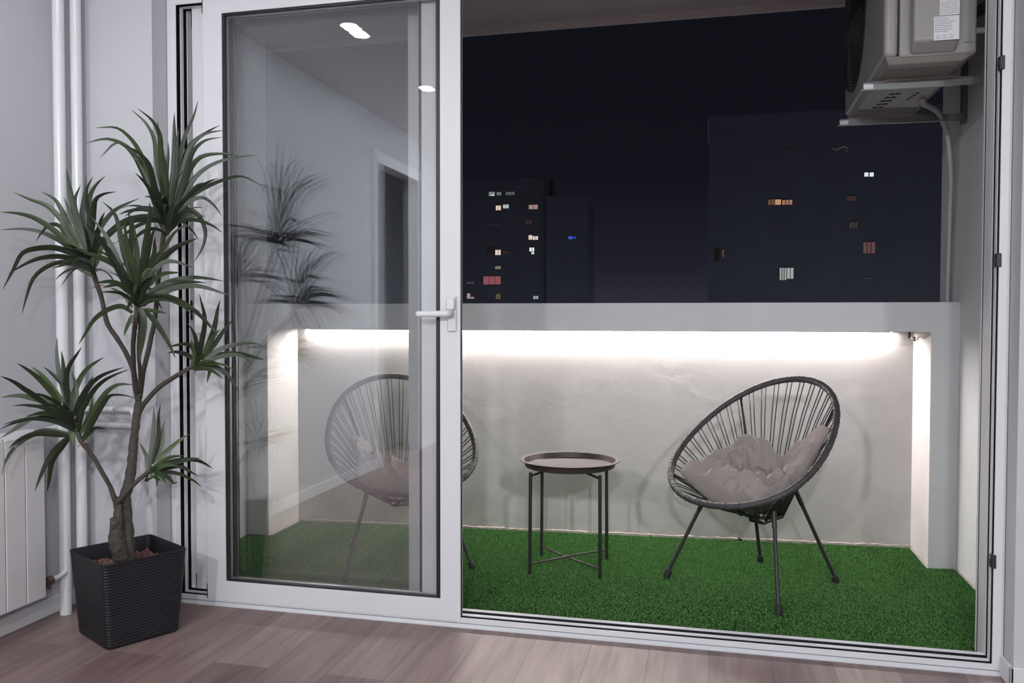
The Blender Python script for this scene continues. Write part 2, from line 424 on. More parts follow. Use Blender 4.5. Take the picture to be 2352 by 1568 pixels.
for k in range(6): b.faces.new((A_[k], A_[(k+1) % 6], B_[(k+1) % 6], B_[k]))
b.faces.new(A_); b.faces.new(B_[::-1])
obj('threshold_strip', b, M['trim'], fr)
for z0 in (1.855, 1.258, .332):
    b = BM(); box(b, .8445, .858, -.004, .022, z0, z0+.042); box(b, .842, .846, .004, .016, z0+.012, z0+.030)
    k = obj('lock_keeper', b, M['plaque'], fr, bevel=.002); tag(k, 'black keeper plate for the door lock')
b = BM(); box(b, -1.9905, -1.9895, .074, .094, 1.045, 1.225)
sp_ = obj('strike_plate', b, M['lacquer'], fr)
b = BM(); box(b, -1.9893, -1.9885, .078, .091, 1.092, 1.168)
obj('strike_slot', b, M['hole'], sp_)
for z in (1.066, 1.203):
    b = BM(); lathe(b, [(0, 0), (.004, 0), (.004, .001), (0, .0012)], (-1.9895, .084, z), 10, 'x'); obj('screw', b, M['spacer'], sp_)

def sliding_leaf(name, label, X0, X1, Z0, Z1, ox0, ox1, oz0, oz1, y0, flange, gas, panes):
    """one glazed leaf: painted profile, gasket, spacer bar and two panes"""
    t = thing(name, label, 'sliding door', ((X0+X1)/2, y0, 0), kind='structure')
    cx_, cy_ = (X0+X1)/2, y0
    def loc(bm): bmesh.ops.translate(bm, vec=(-cx_, -cy_, 0), verts=bm.verts[:]); return bm
    b = BM()
    rect_frame(b, X0, X1, Z0, Z1, ox0, ox1, oz0, oz1, y0, y0+flange)
    rect_frame(b, X0+.012, X1-.004, .040, Z1-.025, ox0-.014, ox1+.014, oz0-.014, oz1+.014, y0+flange, y0+.042)
    obj('leaf_profile', loc(b), M['lacquer'], t, bevel=.0015)
    b = BM()
    gl, gr, gb, gt = gas
    rect_frame(b, ox0-.010, ox1+.010, oz0-.010, oz1+.010, ox0+gl, ox1-gr, oz0+gb, oz1-gt, y0+flange, panes[0]-.0021)
    rect_frame(b, ox0-.010, ox1+.010, oz0-.010, oz1+.010, ox0+gl, ox1-gr, oz0+gb, oz1-gt, panes[1]+.0021, y0+.042)
    obj('glazing_gasket', loc(b), M['gasket'], t, bevel=.001)
    b = BM()
    e = .003
    rect_frame(b, ox0-.008, ox1+.008, oz0-.008, oz1+.008, ox0+gl+e, ox1-gr-e, oz0+gb+e, oz1-gt-e, panes[0]+.0045, panes[1]-.0045)
    obj('spacer_bar', loc(b), M['spacer'], t)
    for yp in panes:
        b = BM(); box(b, ox0-.008, ox1+.008, yp-.002, yp+.002, oz0-.008, oz1+.008)
        obj('glass_pane', loc(b), M['glass'], t)
    b = BM()   # black brush blocks at the leaf's left edge
    box(b, X0-.003, X0+.0005, y0+.0008, y0+.006, Z0+.004, Z0+.06); box(b, X0-.003, X0+.0005, y0+.0008, y0+.006, Z1-.07, Z1-.002)
    box(b, X1-.0005, X1+.004, y0+.006, y0+.010, Z0+.02, Z1-.02)
    obj('brush_seal', loc(b), M['gasket'], t)
    return t, loc
leaf, loc1 = sliding_leaf('door_1', 'inner white sliding door leaf with a lever handle', -1.871, -.860, .022, 2.315, -1.792, -.935, .098, 2.238, -.004, .007, (.008, .017, .005, .006), (.012, .034))  # right gasket widened to stand for its dark reflection in the glass
leaf2, _ = sliding_leaf('door_2', 'outer white sliding door leaf seen through the inner glass', -1.955, -.905, .040, 2.29, -1.812, -1.0235, .077, 2.262, .052, .006, (.022, .011, .010, .012), (.066, .086))
t = thing('door_3', 'narrow white outermost screen frame seen through both panes', 'screen frame', (0, .152, 0), kind='structure')
b = BM(); rect_frame(b, -1.96, -1.07, .030, 2.285, -1.925, -1.1115, .052, 2.272, 0, .012); obj('screen_frame', b, M['lacquer'], t, bevel=.001)
# handle
hd = BM()
box(hd, -.907, -.872, -.0145, -.004, 1.052, 1.180)
hp = obj('door_handle', loc1(hd), M['lacquer'], leaf, bevel=.006, smooth='auto'); tag(hp, 'white lever handle on a narrow plate')
hd = BM()
prof = [(.0, .018), (.0, .035)]
pts = catmull([(-.8895, -.012, 1.116), (-.8895, -.036, 1.116), (-.896, -.050, 1.1155), (-.925, -.054, 1.115), (-.965, -.054, 1.1145), (-1.006, -.052, 1.114)], 6)
rings = tube(hd, pts, [.0125]*len(pts), 12)
for rg, p in zip(rings, pts):          # flatten the grip a little
    k = min(1, max(0, (-.895-p.x)/.04))
    for v in rg: v.co.y = p.y + (v.co.y-p.y)*(1-.42*k); v.co.z = p.z + (v.co.z-p.z)*(1-.16*k)
obj('lever', loc1(hd), M['lacquer'], hp, smooth=True)
hd = BM(); box(hd, -.906, -.873, -.034, -.0146, 1.128, 1.172); 
obj('handle_boss', loc1(hd), M['lacquer'], hp, bevel=.007, smooth='auto')

# ------------------------------------------------------------------ balcony shell
b = BM(); box(b, -2.5, 1.17, .19, 1.53, -.35, -.055)
struct('balcony_floor', b, M['balcony'], 'concrete balcony slab under the turf', 'balcony floor')
b = BM(); box(b, -2.50, BXL, .19, 1.33, -.1, 2.7)
struct('wall_balcony_left', b, M['balcony'], 'painted side wall at the left end of the balcony', 'wall')
b = BM(); box(b, BXR, BXR+.14, .19, 1.45, -.1, 2.7)
struct('wall_balcony_right', b, M['balcony'], 'grey side wall of the balcony under the air conditioner', 'wall')
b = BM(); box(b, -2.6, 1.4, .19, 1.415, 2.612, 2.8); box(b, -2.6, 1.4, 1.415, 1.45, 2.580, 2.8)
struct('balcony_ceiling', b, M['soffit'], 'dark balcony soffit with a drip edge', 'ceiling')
NX0, NX1, BY, NY, BZ0, BZ1 = -2.252, .930, 1.12, 1.45, 1.043, 1.172
b = BM()
box(b, BXL, BXR, BY, 1.53, BZ0, BZ1)
box(b, BXL, NX0, BY, 1.53, -.1, BZ0); box(b, NX1, BXR, BY, 1.53, -.1, BZ0)
struct('wall_parapet', b, M['balcony'], 'light grey parapet beam and end piers of the balcony', 'parapet')
b = BM()
box(b, NX0, NX1, NY, 1.53, -.1, BZ0-.001)
box(b, NX0-.001, NX0+.002, BY+.002, NY, -.1, BZ0-.001); box(b, NX1-.002, NX1+.001, BY+.002, NY, -.1, BZ0-.001)
struct('wall_niche', b, M['niche'], 'rough white plaster niche wall under the parapet beam', 'wall')
random.seed(11)
b = BM()    # bare plaster left along the foot of the niche walls
def fillet(p0, p1, n):
    pts, rad = [], []
    for i in range(n+1):
        t_ = i/n; x = p0[0]+(p1[0]-p0[0])*t_; y = p0[1]+(p1[1]-p0[1])*t_
        pts.append((x+random.uniform(-.001, .001), y+random.uniform(-.002, .002), turf_z(x)+.003+random.uniform(-.002, .003))); rad.append(random.uniform(.0015, .0055))
    tube(b, pts, rad, 6)
fillet((NX0, NY), (NX1, NY), 150); fillet((NX0, BY), (NX0, NY), 16); fillet((NX1, BY), (NX1, NY), 16); fillet((BXR, .2), (BXR, BY), 30)
struct('trim_2', b, M['scrape'], 'ragged line of bare plaster along the foot of the niche wall', 'plaster edge', smooth=True)
b = BM(); pts = []
for k in range(11):
    a = 2*pi*k/11; r = .021*random.uniform(.75, 1.2)
    pts.append((.141+r*cos(a), 1.4475, -.002+.75*r*sin(a)))
f_ = [b.verts.new(p) for p in pts]; g_ = [b.verts.new((p[0], 1.4515, p[2])) for p in pts]
b.faces.new(f_); b.faces.new(g_[::-1])
for k in range(11): b.faces.new((f_[k], f_[(k+1) % 11], g_[(k+1) % 11], g_[k]))
tag(obj('drain_hole', b, M['hole']), 'small ragged dark hole at the foot of the niche wall behind the right chair', 'hole', kind='structure')

# turf carpet, cut around the piers: a backing and its pile of short blades
turf = thing('artificial_turf', 'green artificial grass carpet covering the balcony floor', 'artificial grass', (-.6, .75, turf_z(-.6)-.02))
def on_turf(x, y):
    if y < .195 and not JX0+.004 < x < JX1-.004: return False
    if y > BY-.006 and not NX0+.014 < x < NX1-.014: return False
    return True
b = BM(); NXc, NYc = 150, 62
gx = [BXL+.004+(BXR-BXL-.008)*i/NXc for i in range(NXc+1)]
gy = [.0925+(NY-.004-.0925)*j/NYc for j in range(NYc+1)]
random.seed(3)
grid = {}
def turf_top(x, y): return turf_z(x) - .006 + (.0015)*noise.noise(Vector((x*5, y*5, 0)))
def tv(i, j):
    if (i, j) not in grid: grid[i, j] = b.verts.new((gx[i], gy[j], turf_top(gx[i], gy[j])))
    return grid[i, j]
for i in range(NXc):
    for j in range(NYc):
        if on_turf((gx[i]+gx[i+1])/2, (gy[j]+gy[j+1])/2): b.faces.new((tv(i, j), tv(i+1, j), tv(i+1, j+1), tv(i, j+1)))
r = bmesh.ops.extrude_face_region(b, geom=b.faces[:])
bmesh.ops.translate(b, vec=(0, 0, -.006), verts=[v for v in r['geom'] if isinstance(v, bmesh.types.BMVert)])
bmesh.ops.translate(b, vec=-turf.location, verts=b.verts[:])
obj('backing', b, M['turfback'], turf)
import numpy as np
rg = np.random.default_rng(12)
NBL = 260000
bx = rg.uniform(BXL+.006, BXR-.006, NBL); by = rg.uniform(.095, NY-.005, NBL)
ok = ~((by < .195) & ((bx < JX0+.006) | (bx > JX1-.006))) & ~((by > BY-.006) & ((bx < NX0+.014) | (bx > NX1-.014)))
bx, by = bx[ok], by[ok]; n_ = len(bx)
bz = 0.0163*(bx+.17) - .0062
az = rg.uniform(0, 2*np.pi, n_); hgt = rg.uniform(.0045, .0078, n_); wd = rg.uniform(.0007, .0014, n_)
lean = rg.uniform(0, .004, n_); la = rg.uniform(0, 2*np.pi, n_)
co = np.zeros((n_, 5, 3))
ca, sa = np.cos(az), np.sin(az)
for k, (s_, t_, wf) in enumerate(((-1, 0, 1), (1, 0, 1), (1, .6, .8), (-1, .6, .8), (0, 1, 0))):
    co[:, k, 0] = bx + s_*wf*wd*ca + lean*np.cos(la)*t_**2
    co[:, k, 1] = by + s_*wf*wd*sa + lean*np.sin(la)*t_**2
    co[:, k, 2] = bz + hgt*t_
co -= np.array(turf.location)
me = bpy.data.meshes.new('grass_pile')
me.vertices.add(n_*5); me.vertices.foreach_set('co', co.ravel())
idx = np.arange(n_)[:, None]*5
loops = np.concatenate([idx+np.array([0, 1, 2, 3]), idx+np.array([3, 2, 4])], axis=1).ravel()
starts = (np.arange(n_)[:, None]*7+np.array([0, 4])).ravel(); tot = np.tile([4, 3], n_)
me.loops.add(len(loops)); me.loops.foreach_set('vertex_index', loops)
me.polygons.add(n_*2); me.polygons.foreach_set('loop_start', starts); me.polygons.foreach_set('loop_total', tot)
at_ = me.attributes.new('leaf_tone', 'FLOAT', 'POINT'); at_.data.foreach_set('value', np.repeat(rg.uniform(0, 1, n_), 5))
me.update(); me.validate()
me.materials.append(M['turf'])
pile = bpy.data.objects.new('grass_pile', me); COL.objects.link(pile); pile.parent = turf; pile['kind'] = 'stuff'

# ================================================================== THE NIGHT OUTSIDE
WINS = [
('L',-42.11,-40.92,24.74,25.52,(0.75, 0.85, 0.85),0.3,2),
('L',-41.77,-41.01,24.73,25.03,(0.9, 1, 1),0.95,1),
('L',-40.54,-39.66,24.82,25.44,(0.75, 0.8, 0.85),0.22,2),
('L',-38.74,-36.99,24.80,25.39,(0.7, 0.75, 0.8),0.14,3),
('L',-40.71,-39.70,21.94,22.84,(1, 0.82, 0.66),0.75,2),
('L',-39.28,-38.15,22.26,23.00,(0.85, 0.95, 0.92),0.55,2),
('L',-34.20,-32.43,21.95,22.79,(0.95, 0.62, 0.58),0.34,2),
('L',-34.81,-33.57,19.11,20.00,(0.6, 0.36, 0.34),0.06,2),
('L',-34.23,-33.48,16.15,17.02,(1, 0.86, 0.74),0.7,1),
('L',-33.40,-32.37,16.09,16.80,(1, 0.84, 0.7),0.7,2),
('M',-25.65,-24.95,15.60,16.12,(0.1, 0.16, 1.0),0.62,1),
('M',-24.87,-24.24,15.66,16.11,(0.08, 0.12, 0.85),0.42,1),
('L',-42.61,-40.96,13.50,14.94,(0.5, 0.3, 0.3),0.025,2),
('L',-40.83,-39.73,13.31,14.31,(1, 0.78, 0.74),0.75,2),
('L',-39.31,-38.22,13.57,14.04,(0.6, 0.55, 0.55),0.05,3),
('L',-34.06,-33.11,13.88,14.63,(0.92, 1, 0.9),0.8,2),
('L',-33.68,-33.11,13.35,13.87,(0.92, 1, 0.9),0.62,1),
('L',-40.83,-39.73,10.61,11.17,(1, 0.85, 0.66),0.22,2),
('L',-43.20,-39.73,7.65,9.21,(0.9, 0.3, 0.34),0.26,3),
('L',-46.53,-45.08,7.80,8.20,(0.7, 0.7, 0.75),0.09,3),
('L',-46.53,-45.85,4.92,5.94,(0.95, 0.62, 0.62),0.42,1),
('L',-45.76,-45.08,4.91,5.24,(0.95, 0.62, 0.62),0.42,1),
('L',-40.70,-39.81,4.81,5.79,(1, 0.72, 0.44),0.14,3),
('L',-33.29,-32.30,4.78,5.38,(0.85, 0.95, 1),0.36,2),
('R',13.68,14.61,21.37,21.54,(0.8, 0.6, 0.6),0.07,3),
('R',7.26,7.90,18.82,19.35,(0.7, 0.55, 0.5),0.02,2),
('R',15.51,15.92,16.01,16.45,(0.85, 0.92, 1),0.85,1),
('R',16.03,16.44,15.99,16.43,(0.85, 0.92, 1),0.85,1),
('R',5.86,6.49,13.35,13.92,(1, 0.5, 0.34),0.14,2),
('R',6.56,7.18,13.33,13.90,(1, 0.55, 0.3),0.5,1),
('R',7.30,8.33,13.31,13.82,(1, 0.5, 0.3),0.34,3),
('R',13.85,14.70,13.52,14.04,(0.8, 0.5, 0.48),0.06,4),
('R',12.58,12.74,10.66,11.34,(0.7, 0.55, 0.52),0.04,1),
('R',14.12,14.88,10.62,11.29,(0.8, 0.62, 0.6),0.07,4),
('R',15.50,16.67,7.97,9.15,(0.85, 0.45, 0.46),0.13,3),
('R',0.31,0.79,7.39,8.77,(0.6, 0.6, 0.6),0.012,1),
('R',1.11,1.26,7.84,8.64,(1, 0.62, 0.45),0.12,1),
('R',7.11,7.82,5.25,6.56,(0.88, 0.95, 0.92),0.35,3),
('R',7.89,8.53,5.38,6.55,(0.85, 0.95, 0.9),0.42,2),
('R',15.54,16.51,5.35,5.45,(0.8, 0.8, 0.85),0.05,2),
]
glow_cache = {}
def win_glow(c, s):
    k = (c, s)
    if k not in glow_cache: glow_cache[k] = glow('lit_window_%d' % (len(glow_cache)+1), c, s)
    return glow_cache[k]
def building(key, label, x0, x1, y, z1, depth, cores):
    t = thing('apartment_building', label, 'building', ((x0+x1)/2, y, -22))
    o = Vector(((x0+x1)/2, y, -22))
    b = BM(); box(b, x0-o.x, x1-o.x, 0, depth, 0, z1+22); obj('facade', b, M['facade'], t)
    b = BM(); box(b, x0-o.x-.2, x1-o.x+.2, -.25, depth+.2, z1+22, z1+22.5)
    for cx_ in cores: box(b, cx_-o.x-2, cx_-o.x+2, 2, 6, z1+22.5, z1+25)
    obj('roof', b, M['facade'], t)
    for kk, a0, a1, c0, c1, col_, st, n in WINS:
        if kk != key: continue
        w = c1-c0; e = .05 if st > .05 else .03
        b = BM(); rect_frame(b, a0-e-o.x, a1+e-o.x, c0-e+22, c1+e+22, a0-o.x, a1-o.x, c0+22, c1+22, -.06, .02)
        for q in range(1, n):
            xx = a0+(a1-a0)*q/n-o.x; box(b, xx-.035, xx+.035, -.05, 0, c0+22, c1+22)
        wf = obj('window', b, M['winframe'], t)
        b = BM(); box(b, a0-o.x, a1-o.x, -.02, .005, c0+22, c1+22); obj('window_pane', b, win_glow(col_, st), wf)
    if key in GARLAND:
        for gx_, gz_ in GARLAND[key]:
            b = BM(); bmesh.ops.create_icosphere(b, subdivisions=1, radius=.026, matrix=Matrix.Translation((gx_-o.x, -.28, gz_+22)))
            obj('garland_light', b, win_glow((1, .85, .75), .5), t)
    return t
random.seed(8)
GARLAND = {'R': [(12.36+.12*k, 19.05-.14*sin(k*.55)+random.uniform(-.05, .05)) for k in range(12)]+[(13.72, 18.7), (13.70, 18.95)],
           'L': [(x, 19.2) for x in (-43.2, -41.9, -41.6, -40.7, -40.5, -40.2)]}
building('L', 'far dark apartment block with scattered lit windows, seen beside the door leaf', -55, -30.2, 155, 27.3, 8, ())
building('M', 'far dark narrow block with one blue lit window', -29.8, -22.0, 150, 23.1, 8, ())
building('R', 'dark apartment block on the right with orange and white lit windows', -.4, 25.7, 92, 22.6, 12, ())

# ================================================================== THE PLANT
PLX, PLY = -1.978, -0.3121
plant = thing('potted_dracaena', 'tall artificial dracaena with six rosettes of narrow leaves in a square ribbed black pot', 'potted plant', (PLX, PLY, 0))
NV = Vector((-0.616, 0.787, 0))        # horizontal direction across the plant's spread
def pot_ring(half, rad, zf, n=26, ang=radians(-29)):
    out = []
    for k in range(4):
        a0 = k*pi/2
        for q in range(6):                      # rounded corner
            a = a0 + (q/5)*pi/2
            cxy = Vector((half-rad, half-rad)); cxy.rotate(Matrix.Rotation(a0, 2))
            out.append(cxy + Vector((cos(a), sin(a)))*rad)
        nxt = Vector((-(half-rad), half)); st = Vector((half-rad, half))
        for q in range(1, n):
            p = st.lerp(nxt, q/n); p.rotate(Matrix.Rotation(a0, 2)); out.append(p)
    res = []
    for i, p in enumerate(out):
        p = p.copy(); p.rotate(Matrix.Rotation(ang, 2)); res.append((p.x, p.y, i/len(out)))
    return res
b = BM(); rings = []
HB, HT, PH = .1243, .1442, .2919
NL = 190
for l in range(NL+1):
    z = PH*l/NL; half = HB+(HT-HB)*(z/PH)
    if z < .006: half -= .004*(1-z/.006)
    ring = []
    base = pot_ring(half, .016, z)
    for x, y, s_ in base:
        d = 0
        if .012 < z < PH-.010:
            ph = z + .0007*sin(s_*2*pi*22 + z*60) + .0012*sin(s_*2*pi*5+1.3)
            d = .0008*sin(ph*2*pi/.0098)
        if z > PH-.008: d = .0012
        L_ = sqrt(x*x+y*y)
        ring.append(b.verts.new((x*(1+d/L_), y*(1+d/L_), z)))
    rings.append(ring)
for z, ins in ((PH+.0012, .002), (PH-.001, .0048), (.225, .0065)):
    half = HT-ins if z > .25 else HB+(HT-HB)*(z/PH)-.0055
    rings.append([b.verts.new((x, y, z)) for x, y, s_ in pot_ring(half, .013, z)])
for A_, B_ in zip(rings, rings[1:]):
    n = len(A_)
    for j in range(n): b.faces.new((A_[j], A_[(j+1) % n], B_[(j+1) % n], B_[j]))
b.faces.new(rings[0][::-1]); b.faces.new(rings[-1])
pot = obj('pot', b, M['pot'], plant, smooth='auto', angle=50)
random.seed(21)
b = BM()
for k in range(420):
    x, y = random.uniform(-.128, .128), random.uniform(-.128, .128)
    v = Vector((x, y)); v.rotate(Matrix.Rotation(radians(-29), 2))
    if v.length < .022: continue
    r_ = random.uniform(.0055, .0105)
    mm = Matrix.Translation((v.x, v.y, .229+random.uniform(.002, .013))) @ Matrix.Rotation(random.uniform(0, 6), 4, 'Z') @ Matrix.Diagonal((r_*1.2, r_*.9, r_*.8, 1))
    bmesh.ops.create_icosphere(b, subdivisions=1, radius=1, matrix=mm)
pb = obj('clay_pebbles', b, M['clay'], plant, smooth=True); tag(pb, 'reddish clay pebbles filling the pot', kind='stuff')

